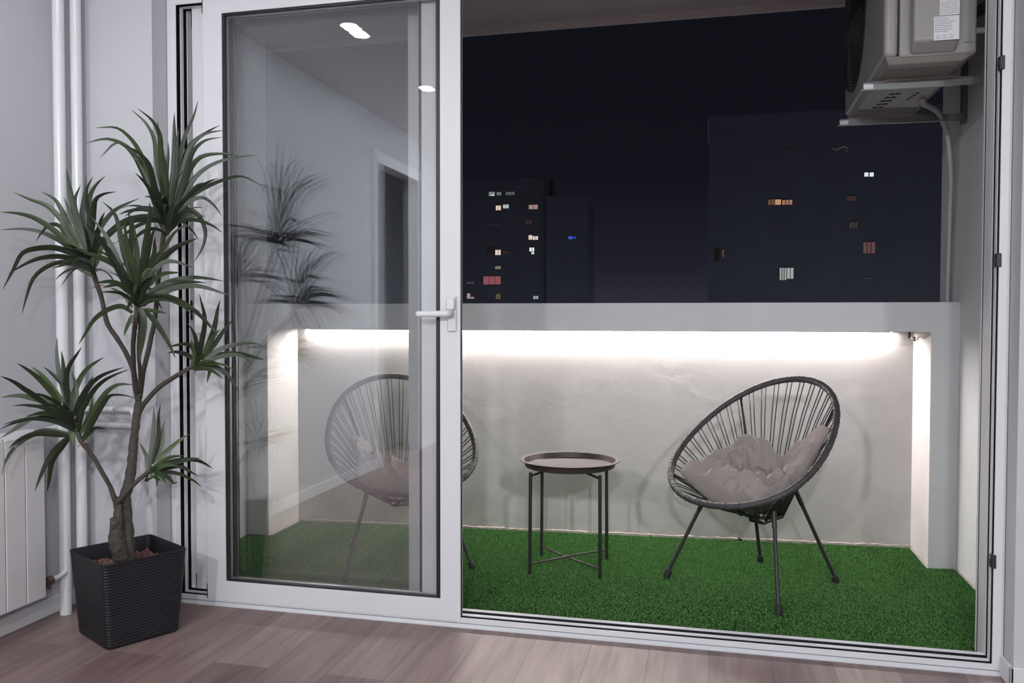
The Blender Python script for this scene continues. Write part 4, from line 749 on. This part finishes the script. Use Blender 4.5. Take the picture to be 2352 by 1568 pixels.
for key, leaves in LEAVES.items():
    b = BM(); tone_l = b.verts.layers.float.new('leaf_tone')
    axis = (U3*AX[key][0] + Vector((0, 0, 1))*AX[key][1]).normalized()
    for w10, flat in leaves:
        P = [Vector(flat[i:i+3])/1000 for i in range(0, len(flat), 3)]
        P = catmull(P, 3); n = len(P); W = w10/10000
        L_ = sum((P[i+1]-P[i]).length for i in range(n-1))
        tone = random.choice((0, 0, .03, .08, .12, .22, .40)) if L_ > .16 else random.choice((.2, .4, .7, .85))
        mixa = random.uniform(.25, .95)*random.choice((-1, 1))
        prev = None; rows = []
        for i in range(n):
            t_ = i/(n-1); T = (P[min(i+1, n-1)]-P[max(i-1, 0)]).normalized()
            sd = T.cross(NV)*1.0 + T.cross(axis)*mixa*.75
            if sd.length < .15: sd = T.cross(NV)
            sd.normalize()
            if prev is not None: sd = (sd+prev*1.5).normalized() if sd.dot(prev) > 0 else (prev*1.5-sd).normalized()
            sd = (sd - T*sd.dot(T)).normalized(); prev = sd
            nm = T.cross(sd)
            if nm.dot(Vector((0, 0, 1))) < 0: nm = -nm
            w = W*.5*min(1, .55+2.2*t_)*max(.02, (1-t_**2.6))**.8
            th = .0007
            vs = [b.verts.new(P[i]+sd*w), b.verts.new(P[i]-nm*w*.22+nm*th), b.verts.new(P[i]-sd*w), b.verts.new(P[i]-nm*w*.22-nm*th)]
            for v in vs: v[tone_l] = tone*(1-.35*t_)
            rows.append(vs)
        for A_, B_ in zip(rows, rows[1:]):
            for j in range(4): b.faces.new((A_[j], A_[(j+1) % 4], B_[(j+1) % 4], B_[j]))
        b.faces.new(rows[0][::-1]); b.faces.new(rows[-1])
    obj('leaf_rosette', b, M['leaf'], plant, smooth='auto', angle=60)

# ================================================================== RADIATOR AND PIPES
RX = -2.283
rad = thing('radiator', 'white sectional radiator on the left wall', 'radiator', (RX, -.352, 0))
for k in range(7):
    y1 = -.0005-k*.086; y0 = y1-.083
    b = BM()
    box(b, -.006, 0, y0, y1, .112, .690)                       # front plate
    box(b, -.068, -.006, y0+.030, y1-.030, .112, .672)          # body behind it
    box(b, -.060, -.010, y0+.010, y1-.010, .640, .668)
    box(b, -.062, -.006, y0+.010, y1-.010, .112, .150)
    obj('section', b, M['radiator'], rad, bevel=.005)
    b = BM()                                                    # louvred cap bent back over the top
    for q, (x0, z0, x1, z1) in enumerate(((-.003, .686, -.018, .705), (-.026, .690, -.040, .707), (-.048, .690, -.062, .706))):
        vs = [(x0, z0), (x0-.003, z0), (x1-.003, z1), (x1, z1)]
        A_ = [b.verts.new((x, y0+.003, z)) for x, z in vs]; B_ = [b.verts.new((x, y1-.003, z)) for x, z in vs]
        for j in range(4): b.faces.new((A_[j], A_[(j+1) % 4], B_[(j+1) % 4], B_[j]))
        b.faces.new(A_); b.faces.new(B_[::-1])
    obj('cap_louvre', b, M['radiator'], rad)
b = BM()
lathe(b, [(.0, .0), (.015, .0), (.015, .016), (.011, .017), (.011, .026), (.017, .028), (.019, .040), (.017, .054), (.011, .058), (.0, .058)], (-.030, .002, .152), 16, 'y')
lathe(b, [(.0, -.026), (.010, -.026), (.012, -.010), (.012, .012), (.0, .014)], (-.030, .040, .152), 12, 'z')
tag(obj('valve', b, M['brass'], rad, smooth='auto'), 'brown brass valve at the foot')
def pipe_thing(name, label, pts, r, group=None, seg=18, collars=()):
    b = BM(); tube(b, pts, r, seg)
    t = tag(obj(name, b, M['pipe'], smooth='auto', angle=50), label, 'pipe', group)
    return t
pipe_thing('heating_riser', 'white vertical heating pipe nearest the radiator', [(-2.326, -.213, z) for z in (0, .4, .8, 1.2, 1.6, 2.0, 2.57)], .0205)
pipe_thing('heating_riser', 'white vertical heating pipe nearest the door frame', [(-2.306, -.150, z) for z in (0, .4, .8, 1.2, 1.6, 2.0, 2.57)], .0195)
pipe_thing('radiator_pipe', 'looped white pipe at radiator top height between risers and door frame',
    catmull([(-2.288, -.140, .757), (-2.20, -.128, .757), (-2.125, -.122, .757), (-2.104, -.121, .750), (-2.098, -.121, .727), (-2.104, -.121, .704), (-2.125, -.122, .697), (-2.24, -.123, .697), (-2.345, -.160, .697), (-2.348, -.26, .692), (-2.318, -.346, .682)], 6), .0105)
pipe_thing('radiator_pipe', 'short white pipe from the brass radiator valve to the riser', [(-2.313, -.292, .152), (-2.313, -.262, .154), (-2.314, -.236, .158), (-2.315, -.226, .160)], .0095)

# ================================================================== TRAY TABLE
TX, TY = -.610, .850; TZ = turf_z(TX)
tb = thing('tray_table', 'round dark metal tray table on four thin legs between the chairs', 'table', (TX, TY, TZ), radians(1.5))
b = BM()
lathe(b, [(0, .452), (.190, .452), (.196, .455), (.204, .478), (.222, .4805), (.2235, .4785), (.2225, .4765), (.2065, .474), (.199, .4505), (.192, .4475), (0, .4475)], (0, 0, 0), 96)
tag(obj('tray', b, M['tray'], tb, smooth='auto', angle=35), 'round raised-rim tray')
lg = {}
for sx in (-1, 1):
    for sy in (-1, 1):
        b = BM(); tube(b, [(sx*.1525, sy*.1485, -.002), (sx*.1500, sy*.1485, .440)], .0075, 12)
        lg[sx, sy] = obj('leg', b, M['tableleg'], tb, smooth='auto')
for sy in (-1, 1):
    b = BM(); tube(b, [(-.1525, sy*-.1485, .040), (0, 0, .040+.005*sy), (.1525, sy*.1485, .040)], .0045, 8); obj('lower_brace', b, M['tray'], tb, smooth='auto')
    b = BM(); tube(b, [(-.150, sy*-.1485, .425), (-.09, sy*-.089, .438+.003*sy), (0, 0, .440+.003*sy), (.09, sy*.089, .438+.003*sy), (.150, sy*.1485, .425)], .005, 8); obj('upper_brace', b, M['tableleg'], tb, smooth='auto')

# ================================================================== STRING CHAIRS
RA, RB, EGG, BOW, E2, A2, B4, TILT, RZ = .3845, .3422, .1211, -.0062, -.0375, .0045, .0118, .6417, .600
def rim_pt(t):
    al = RA*cos(t)+A2*cos(2*t); be = RB*sin(t)*(1-EGG*cos(t)-E2*cos(2*t)); ga = BOW*sin(t)**2+B4*cos(t)*sin(t)**2
    return Vector((-al*cos(TILT)+ga*sin(TILT), be, RZ+al*sin(TILT)+ga*cos(TILT)))
NR = 720
RIM = [rim_pt(2*pi*k/NR) for k in range(NR)]
cum = [0]
for k in range(NR): cum.append(cum[-1]+(RIM[(k+1) % NR]-RIM[k]).length)
def rim_at(s):
    s = (s % 1)*cum[-1]; lo, hi = 0, NR
    while hi-lo > 1:
        mid = (lo+hi)//2
        if cum[mid] <= s: lo = mid
        else: hi = mid
    f_ = (s-cum[lo])/(cum[lo+1]-cum[lo]); return RIM[lo].lerp(RIM[(lo+1) % NR], f_)
HC = Vector((-.05, 0, .285)); HR = .078
def hoop_pt(a): return HC+Vector((HR*cos(a), HR*sin(a), 0))
def rim_dir(a):           # rim point straight out from the hoop in plan direction a
    return min(RIM, key=lambda p: abs((math.atan2(p.y-HC.y, p.x-HC.x)-a+pi) % (2*pi)-pi))
RDIR = [rim_dir(-pi+2*pi*k/180) for k in range(180)]
def bowl_z(x, y):
    a = math.atan2(y-HC.y, x-HC.x); R_ = RDIR[int((a+pi)/(2*pi)*180) % 180]
    rr = sqrt((R_.x-HC.x)**2+(R_.y-HC.y)**2); r_ = sqrt((x-HC.x)**2+(y-HC.y)**2)
    return HC.z + max(0, (r_-HR)/(rr-HR))*(R_.z-HC.z)

def make_chair(label, loc, rz):
    ch = thing('string_chair', label, 'chair', loc, rz, 'string chairs on the turf')
    b = BM(); n = 1040
    pts = [rim_at(k/n) for k in range(n)]
    tube(b, pts, [.0128+(.0006 if k % 2 else -.0005) for k in range(n)], 12, closed=True)
    rim = obj('rim', b, M['wrap'], ch, smooth=True)
    b = BM(); NC = 78
    for k in range(NC):
        s = (k+.5+(.16 if k % 2 else -.16))/NC
        p = rim_at(s); a = math.atan2(p.y-HC.y, p.x-HC.x)
        q = hoop_pt(a); q.z += .004
        d = (p-q).normalized(); T = (rim_at(s+.002)-rim_at(s-.002)).normalized(); nrm = T.cross(d).normalized()
        sgn = 1 if nrm.z > 0 else -1
        mid = p.lerp(q, .5)+Vector((0, 0, -.006))
        tube(b, [p-nrm*sgn*.010, p.lerp(q, .25)+Vector((0, 0, -.004)), mid, p.lerp(q, .78)+Vector((0, 0, -.004)), q], .0024, 6)
        tube(b, [p+(d*cos(w)+nrm*sin(w))*.0134 for w in [2*pi*j/10 for j in range(10)]], .0016, 5, closed=True)     # turn of cord round the rim
    obj('cord_seat', b, M['cord'], ch, smooth=True)
    b = BM()
    tube(b, [hoop_pt(2*pi*k/48) for k in range(48)], .0065, 8, closed=True)
    tops = {}
    for sx, a in ((1, .85), (-1, 2.15)):
        for sy in (-1, 1):
            R_ = rim_dir(a*sy); h = hoop_pt(a*sy)
            f_ = .50 if sx > 0 else .26
            tops[sx, sy] = h.lerp(R_, f_)+Vector((0, 0, -.012))
            tube(b, [h+Vector((0, 0, -.010)), h.lerp(R_, .5)+Vector((0, 0, -.014)), R_+Vector((0, 0, -.008))], .0065, 8)
    for sy in (-1, 1):        # three-cornered stay below the hoop
        tube(b, [HC+Vector((HR, 0, 0)), HC+Vector((.03, sy*.035, -.030)), HC+Vector((-.055, sy*.055, -.012))], .0055, 6)
    tube(b, [HC+Vector((.03, -.035, -.030)), HC+Vector((.03, .035, -.030))], .0055, 6)
    obj('seat_frame', b, M['steel'], ch, smooth=True)
    for (sx, sy), top in tops.items():
        foot = Vector((.215 if sx > 0 else -.292, sy*(.281 if sx > 0 else .190), .010))
        b = BM(); tube(b, [top, foot], .0078, 12); lgo = obj('leg', b, M['steel'], ch, smooth='auto')
        ax = (top-foot).normalized()
        b = BM(); tube(b, [foot-Vector((0, 0, .013)), foot-Vector((0, 0, .004))+ax*.004, foot+ax*.022, foot+ax*.026], [.0135, .0145, .0138, .010], 14); obj('foot_cap', b, M['rubber'], lgo, smooth='auto')
        b = BM(); tube(b, [top-ax*.075, top-ax*.068, top-ax*.004], [.008, .0098, .0098], 12); obj('leg_socket', b, M['steel'], lgo, smooth='auto')
    return ch
def copy_tree(o, parent=None):
    c = o.copy(); COL.objects.link(c)
    if parent is not None: c.parent = parent
    for k in list(o.children): copy_tree(k, c)
    return c
CH_R = ((.1774, .7322), -2.2797); CH_L = ((-1.3823, .7808), -1.0283)
ch1 = make_chair('dark grey string chair on the right, fully in the open', (*CH_R[0], turf_z(CH_R[0][0])), CH_R[1])
ch2 = copy_tree(ch1)
ch2.location = (*CH_L[0], turf_z(CH_L[0][0])); ch2.rotation_euler = (0, 0, CH_L[1])
ch2['label'] = 'dark grey string chair on the left, partly behind the sliding door leaf'

# ------------------------------------------------------------------ crumpled cushions
def cushion(label, chair, corners, seed, T, back, lobes):
    random.seed(seed); N_ = 84
    A_, B_, C_, D_ = [Vector(c) for c in corners]      # (x, y, extra lift) in the chair's frame
    off = Vector((seed*3.1, seed*1.7, 0))
    def ridge(p, fr): return (1-min(1, 1.25*abs(noise.noise(p*fr))))**2.2
    def surf(u, v, side):
        ua, va = u, v
        P = A_*((1-ua)*(1-va)/4)+B_*((1+ua)*(1-va)/4)+C_*((1+ua)*(1+va)/4)+D_*((1-ua)*(1+va)/4)
        P.x -= back*(1-v*v)*max(0, u)**2
        edge = max(0, 1-abs(u)**3.2)*max(0, 1-abs(v)**3.2)
        th = T*edge**.36
        pin = .008*noise.noise(Vector((u*2.4, v*2.4, seed)))
        x, y = P.x+pin*edge, P.y+pin*.7*edge
        zb = bowl_z(x, y)+.016+P.z
        if side < 0: return Vector((x, y, zb-.002+.004*noise.noise(Vector((x*30, y*30, 5)))))
        q = Vector((x, y, 0))*1.0
        warp = Vector((noise.noise(q*7+off), noise.noise(q*7+off+Vector((9, 3, 0))), 0))*.05
        f1 = ridge(Vector((q.x*1.0, q.y*1.9, 0))+warp+off, 7.5)-.5
        f2 = ridge(Vector((q.x*1.6, q.y*.8, 0))+warp*1.4+off*1.3, 12)-.5
        f3 = ridge(q+warp*.8+off*2, 25)-.5
        big = sum(a*math.exp(-((u-cu)**2+(v-cv)**2)/(s*s)) for cu, cv, s, a in lobes)
        h = th + (.046*f1+.038*f2+.016*f3)*edge**.45 + big*edge**.6
        return Vector((x, y, zb+max(.004, h)))
    b = BM(); top = {}; bot = {}
    for i in range(N_+1):
        for j in range(N_+1):
            u, v = -1+2*i/N_, -1+2*j/N_
            # gather the outline into an uneven, drawn-in edge
            gu = u*(1-.09*(1-v*v)*abs(u)**3*(1+.7*noise.noise(Vector((v*2.2, seed, 1))))); gv = v*(1-.09*(1-u*u)*abs(v)**3*(1+.7*noise.noise(Vector((u*2.2, seed, 4)))))
            top[i, j] = b.verts.new(surf(gu, gv, 1))
            bot[i, j] = top[i, j] if i in (0, N_) or j in (0, N_) else b.verts.new(surf(gu, gv, -1))
    for i in range(N_):
        for j in range(N_):
            b.faces.new((top[i, j], top[i+1, j], top[i+1, j+1], top[i, j+1]))
            q = [bot[i, j], bot[i, j+1], bot[i+1, j+1], bot[i+1, j]]
            b.faces.new(q)
    o = obj('seat_cushion', b, M['cloth'], smooth=True)
    sm = o.modifiers.new('smooth', 'SUBSURF'); sm.levels = 1; sm.render_levels = 1
    (lx, ly), rz = chair
    o.location = (lx, ly, turf_z(lx)); o.rotation_euler = (0, 0, rz)
    return tag(o, label, 'cushion', 'seat cushions')
cushion('crumpled grey cotton cushion lying in the right string chair', CH_R, [(.175, -.25, 0), (-.14, -.18, 0), (-.105, .275, 0), (.20, .16, 0)], 4, .11, .085,
        [(-.2, -.75, .45, .05), (.72, -.55, .42, .075), (.85, .7, .4, .02), (-.3, .6, .45, .04), (.75, .12, .35, .02), (.1, .1, .35, -.03), (-.55, -.1, .4, .02)])
cushion('folded grey cushion in the left string chair behind the glass', CH_L, [(.205, -.225, 0), (-.085, -.225, .01), (-.12, .12, 0), (.19, .20, 0)], 9, .105, .05,
        [(.2, -.5, .6, .05), (-.5, -.6, .5, .05), (.5, .5, .5, -.02)])

# ================================================================== LIGHT STRIP UNDER THE PARAPET BEAM
LX0, LX1, LY = -2.17, .825, 1.4412
led = thing('light_strip', 'white light strip tucked under the parapet beam against the niche wall', 'light strip', ((LX0+LX1)/2, LY, BZ0))
hw = (LX1-LX0)/2
b = BM(); box(b, -hw, hw, -.010, .008, -.0055, -.0005); box(b, -hw, hw, -.010, -.0085, -.0085, -.0055)
obj('channel', b, M['spacer'], led)
b = BM(); box(b, -hw, hw, -.003, .003, -.0085, -.0055)
obj('diffuser', b, M['led'], led)
b = BM(); tube(b, catmull([(hw, .0, -.006), (hw+.07, .0, -.005), (hw+.088, -.03, -.034), (hw+.092, -.06, -.040), (hw+.096, -.14, -.022), (hw+.098, -.22, -.030), (hw+.099, -.27, -.012), (hw+.100, -.295, -.016)], 6), .0028, 6)
obj('wire', b, M['wirew'], led, smooth=True)
b = BM(); box(b, hw+.076, hw+.084, -.022, -.006, -.034, -.004); obj('connector', b, M['plaque'], led)
b = BM(); box(b, hw+.087, hw+.095, -.072, -.048, -.047, -.026)
obj('connector', b, M['plaque'], led)

# ================================================================== CEILING LIGHTS OF THE ROOM
first = None
rows = [(-1.78, 'along the left wall')]
cols_ = [(-1.09, 'nearest the balcony door'), (-2.25, 'second from the balcony door'), (-3.40, 'third from the balcony door'), (-4.60, 'farthest from the balcony door')]
for x, rn in rows:
    for y, cn in cols_:
        lab = 'round white ceiling light %s, %s' % (rn, cn)
        if first is None:
            first = thing('ceiling_light', lab, 'ceiling light', (x, y, ZC), 0, 'ceiling lights')
            b = BM(); lathe(b, [(.043, -.0005), (.043, -.006), (.056, -.006), (.060, -.003), (.060, -.0005)], (0, 0, 0), 40); obj('ring', b, M['lacquer'], first, smooth='auto')
            b = BM(); lathe(b, [(0, -.0045), (.043, -.0045), (.043, -.001), (0, -.001)], (0, 0, 0), 40); obj('diffuser', b, M['lamp'], first)
        else:
            c = copy_tree(first); c.location = (x, y, ZC); c['label'] = lab

for x, lab in ((.10, 'globe pendant lamp at the back of the room, middle of the three'), (-1.20, 'globe pendant lamp at the back of the room, nearest the doorway wall'), (1.30, 'added globe pendant lamp evening out the light at the back of the room, nearest the right wall')):  # unseen lamps inferred from shadows; the right-hand one is added to even the light
    t = thing('pendant_lamp', lab, 'pendant lamp', (x, -4.6, 0), 0, 'pendant lamps')
    b = BM(); bmesh.ops.create_uvsphere(b, u_segments=24, v_segments=16, radius=.06, matrix=Matrix.Translation((0, 0, 2.33))); obj('globe', b, M['bulb'], t, smooth=True)
    b = BM(); lathe(b, [(.022, 2.440), (.040, 2.432), (.135, 2.352), (.137, 2.352), (.044, 2.437), (.022, 2.446)], (0, 0, 0), 40); obj('lamp_shade', b, M['lacquer'], t, smooth='auto')  # shade added to keep light off the ceiling and wall tops
    b = BM(); lathe(b, [(.0, 2.386), (.022, 2.386), (.022, 2.43), (.0, 2.432)], (0, 0, 0), 20); obj('holder', b, M['lacquer'], t, smooth='auto')
    b = BM(); tube(b, [(0, 0, 2.43), (0, 0, ZC-.02)], .003, 6); obj('cord', b, M['wirew'], t)
    b = BM(); lathe(b, [(.0, ZC-.022), (.045, ZC-.022), (.05, ZC-.0005), (.0, ZC-.0005)], (0, 0, 0), 24); obj('rose', b, M['lacquer'], t, smooth='auto')

# ================================================================== AIR CONDITIONER
AX0, AX1, AY0, AY1, AZ0, AZ1 = .566, .860, .270, 1.130, 1.988, 2.560
ac = thing('air_conditioner', 'white outdoor air conditioning unit on brackets under the balcony ceiling', 'air conditioner', ((AX0+AX1)/2, (AY0+AY1)/2, AZ0-.02))
ox, oy, oz = ac.location
def aobj(name, b, m_, **k):
    bmesh.ops.translate(b, vec=(-ox, -oy, -oz), verts=b.verts[:]); return obj(name, b, m_, ac, **k)
b = BM(); box(b, AX0+.047, AX1-.005, AY0, AY1, AZ0, AZ1); aobj('casing', b, M['ac'], bevel=.008, smooth='auto')
b = BM(); box(b, AX0, AX0+.0455, AY0-.002, AY1+.002, AZ0+.004, AZ1); aobj('front_panel', b, M['ac'], bevel=.016, seg=4, smooth='auto')
b = BM()
lathe(b, [(0, AX0-.004), (.255, AX0-.004), (.262, AX0+.004), (0, AX0+.004)], (0, .885, 2.295), 64, 'x')
gd = aobj('fan_grille', b, M['acgrille'], smooth='auto')
b = BM()
for k in range(17):
    r_ = .035+.0135*k; hgt = .016*(1-(r_/.27)**4)
    tube(b, [(AX0-.006-hgt, .885+r_*cos(2*pi*j/56), 2.295+r_*sin(2*pi*j/56)) for j in range(56)], .0018, 4, closed=True)
for k in range(16):
    a = 2*pi*k/16
    tube(b, [(AX0-.006-.016*(1-(r_/.27)**4), .885+r_*cos(a), 2.295+r_*sin(a)) for r_ in (.03, .1, .17, .22, .255)], .0022, 4)
lathe(b, [(0, AX0-.026), (.03, AX0-.026), (.034, AX0-.018), (0, AX0-.016)], (0, .885, 2.295), 24, 'x')
bmesh.ops.translate(b, vec=(-ox, -oy, -oz), verts=b.verts[:])
obj('grille_wire', b, M['plaque'], gd, smooth='auto')
b = BM()      # base pan, narrower below
for (x0, x1, y0, y1, z) in ():
    pass
lo_ = [(AX0+.020, AY0+.022), (AX1-.040, AY0+.022), (AX1-.040, AY1-.022), (AX0+.020, AY1-.022)]
hi_ = [(AX0+.006, AY0+.004), (AX1-.003, AY0+.004), (AX1-.003, AY1-.004), (AX0+.006, AY1-.004)]
vl = [b.verts.new((x, y, AZ0-.018)) for x, y in lo_]; vh = [b.verts.new((x, y, AZ0+.006)) for x, y in hi_]
b.faces.new(vl[::-1]); b.faces.new(vh)
for k in range(4): b.faces.new((vl[k], vl[(k+1) % 4], vh[(k+1) % 4], vh[k]))
pan = aobj('base_pan', b, M['acdirt'], bevel=.004)
b = BM()
for r_ in range(5):
    for c in range(2): lathe(b, [(0, AZ0-.0187), (.011, AZ0-.0187), (.011, AZ0-.0178), (0, AZ0-.0178)], (.650+.022*c+r_*.006, .900-r_*.052, 0), 12)
for r_ in range(4): lathe(b, [(0, AZ0-.0187), (.008, AZ0-.0187), (.008, AZ0-.0178), (0, AZ0-.0178)], (.752+.005*r_, .79-.03*r_, 0), 10)
bmesh.ops.translate(b, vec=(-ox, -oy, -oz), verts=b.verts[:])
obj('drain_vent', b, M['hole'], pan)
for yf in (.50, 1.08):       # pressed feet running across the unit
    b = BM(); prof = [(AX0-.002, -.0215), (AX0+.03, -.021), (AX0+.07, -.006), (AX0+.12, -.0035), (AX0+.20, -.0040), (AX0+.235, -.008), (AX0+.26, -.014), (AX0+.29, -.0215), (AX0+.33, -.0225)]
    A_ = [b.verts.new((x, yf-.025, AZ0-.0005+z)) for x, z in prof]; B_ = [b.verts.new((x, yf+.025, AZ0-.0005+z)) for x, z in prof]
    A2_ = [b.verts.new((x, yf-.025, AZ0-.0245)) for x, z in prof]; B2_ = [b.verts.new((x, yf+.025, AZ0-.0245)) for x, z in prof]
    for k in range(len(prof)-1):
        b.faces.new((A_[k], A_[k+1], B_[k+1], B_[k])); b.faces.new((A2_[k], B2_[k], B2_[k+1], A2_[k+1]))
        b.faces.new((A_[k], A2_[k], A2_[k+1], A_[k+1])); b.faces.new((B_[k], B_[k+1], B2_[k+1], B2_[k]))
    b.faces.new((A_[0], B_[0], B2_[0], A2_[0])); b.faces.new((A_[-1], A2_[-1], B2_[-1], B_[-1]))
    aobj('foot', b, M['acdirt'])
b = BM()      # service cover with a chamfered lower end
cs = [(AY0, 1.993), (AY0-.012, 1.998), (AY0-.055, 2.024), (AY0-.055, 2.47), (AY0, 2.50)]
A_ = [b.verts.new((.648, y, z)) for y, z in cs]; B_ = [b.verts.new((.790, y, z)) for y, z in cs]
for k in range(5): b.faces.new((A_[k], A_[(k+1) % 5], B_[(k+1) % 5], B_[k]))
b.faces.new(A_); b.faces.new(B_[::-1])
cov = aobj('service_cover', b, M['ac'], bevel=.010, seg=3, smooth='auto')
b = BM(); ys = AY0-.0562
box(b, .709, .786, ys, ys+.0012, 2.020, 2.098); box(b, .726, .786, ys, ys+.0012, 2.102, 2.160)
bmesh.ops.translate(b, vec=(-ox, -oy, -oz), verts=b.verts[:]); stk = obj('sticker', b, M['paper'], cov)
b = BM(); random.seed(2)
for k in range(8):
    z = 2.093-k*.0062; x = .712
    while x < .780-random.choice((0, .02, .03)):
        w = random.uniform(.003, .009); box(b, x, min(x+w, .783), ys-.0004, ys+.0002, z-.0016, z); x += w+.0016
for k in range(8):
    z = 2.150-k*.006; x = .729+(.02 if k == 0 else 0)
    while x < (.760 if k == 0 else .780):
        w = random.uniform(.003, .009); box(b, x, min(x+w, .783), ys-.0004, ys+.0002, z-.0014, z); x += w+.0016
for x in (.716, .735, .757): box(b, x, x+.012, ys-.0004, ys+.0002, 2.026, 2.0275); box(b, x, x+.012, ys-.0004, ys+.0002, 2.034, 2.0352)
bmesh.ops.translate(b, vec=(-ox, -oy, -oz), verts=b.verts[:]); obj('fine_print', b, M['print_'], stk)
b = BM(); box(b, .612, .6135, AY0-.0006, AY0+.002, 1.994, AZ1); aobj('panel_seam', b, M['hole'])
b = BM(); box(b, .812, .845, AY0-.0006, AY0+.002, 2.022, 2.026); aobj('arrow_mark', b, M['print_'])

for yb, which in ((.50, 'nearer the sliding door'), (1.08, 'nearer the parapet')):
    t = thing('wall_bracket', 'galvanised wall bracket %s under the air conditioner' % which, 'bracket', (BXR, yb, 1.935), group='air conditioner brackets')
    b = BM(); box(b, .535-BXR, -.018, -.020, .020, .026, .0292); box(b, .535-BXR, -.018, -.020, -.017, .003, .026); box(b, .527-BXR, -.004, -.028, -.017, .0, .003)
    arm = obj('arm', b, M['galv'], t)
    b = BM(); box(b, .537-BXR, .570-BXR, -.0206, -.0200, .006, .023); obj('size_tag', b, M['paper'], arm)
    b = BM(); box(b, -.018, -.001, -.020, .020, -.012, .45); obj('upright', b, M['galv'], t, bevel=.002)
def corrugated(bm, path, r, pitch=.0052, amp=.0011):
    P = catmull(path, 10); L_ = [0]
    for i in range(1, len(P)): L_.append(L_[-1]+(P[i]-P[i-1]).length)
    n = int(L_[-1]/(pitch/2)); pts = []; k = 0
    for i in range(n+1):
        s = L_[-1]*i/n
        while k < len(P)-2 and L_[k+1] < s: k += 1
        pts.append(P[k].lerp(P[k+1], (s-L_[k])/max(1e-9, L_[k+1]-L_[k])))
    tube(bm, pts, [r+(amp if i % 2 else -amp) for i in range(n+1)], 10)
t = thing('drain_hose', 'beige corrugated drain hose curving from the air conditioner down the side wall', 'hose', (.80, .80, AZ0-.018))
o3 = t.location
b = BM(); corrugated(b, [(.806, .80, 1.969), (.820, .83, 1.957), (.862, .92, 1.966), (.915, 1.02, 1.965), (.962, 1.10, 1.925), (.990, 1.145, 1.86), (1.004, 1.165, 1.78), (1.009, 1.17, 1.69)], .0105)
bmesh.ops.translate(b, vec=-o3, verts=b.verts[:]); obj('corrugated_hose', b, M['hose'], t, smooth=True)
b = BM(); tube(b, [(1.0095, 1.17, 1.70), (1.012, 1.19, 1.56), (1.018, 1.235, BZ1+.002)], .0085, 12); bmesh.ops.translate(b, vec=-o3, verts=b.verts[:]); obj('plain_pipe', b, M['hose'], t, smooth='auto')
b = BM(); corrugated(b, [(1.0118, 1.188, 1.575), (1.0135, 1.200, 1.53), (1.0148, 1.210, 1.50)], .0108); bmesh.ops.translate(b, vec=-o3, verts=b.verts[:]); obj('hose_sleeve', b, M['hose'], t, smooth=True)
b = BM(); tube(b, catmull([(.795, .35, 2.115), (.835, .36, 2.135), (.90, .37, 2.165), (.97, .38, 2.205), (1.038, .39, 2.24)], 6), .019, 12)
tag(obj('refrigerant_line', b, M['foam'], smooth=True), 'black foam sleeved pipe between the air conditioner and the side wall', 'pipe')
b = BM(); corrugated(b, [(.795, .33, 2.070), (.86, .33, 2.078), (.95, .33, 2.078), (1.036, .33, 2.072)], .0105)
tag(obj('cable_conduit', b, M['hose'], smooth=True), 'pale corrugated cable conduit beside the air conditioner, below the black pipe', 'conduit')
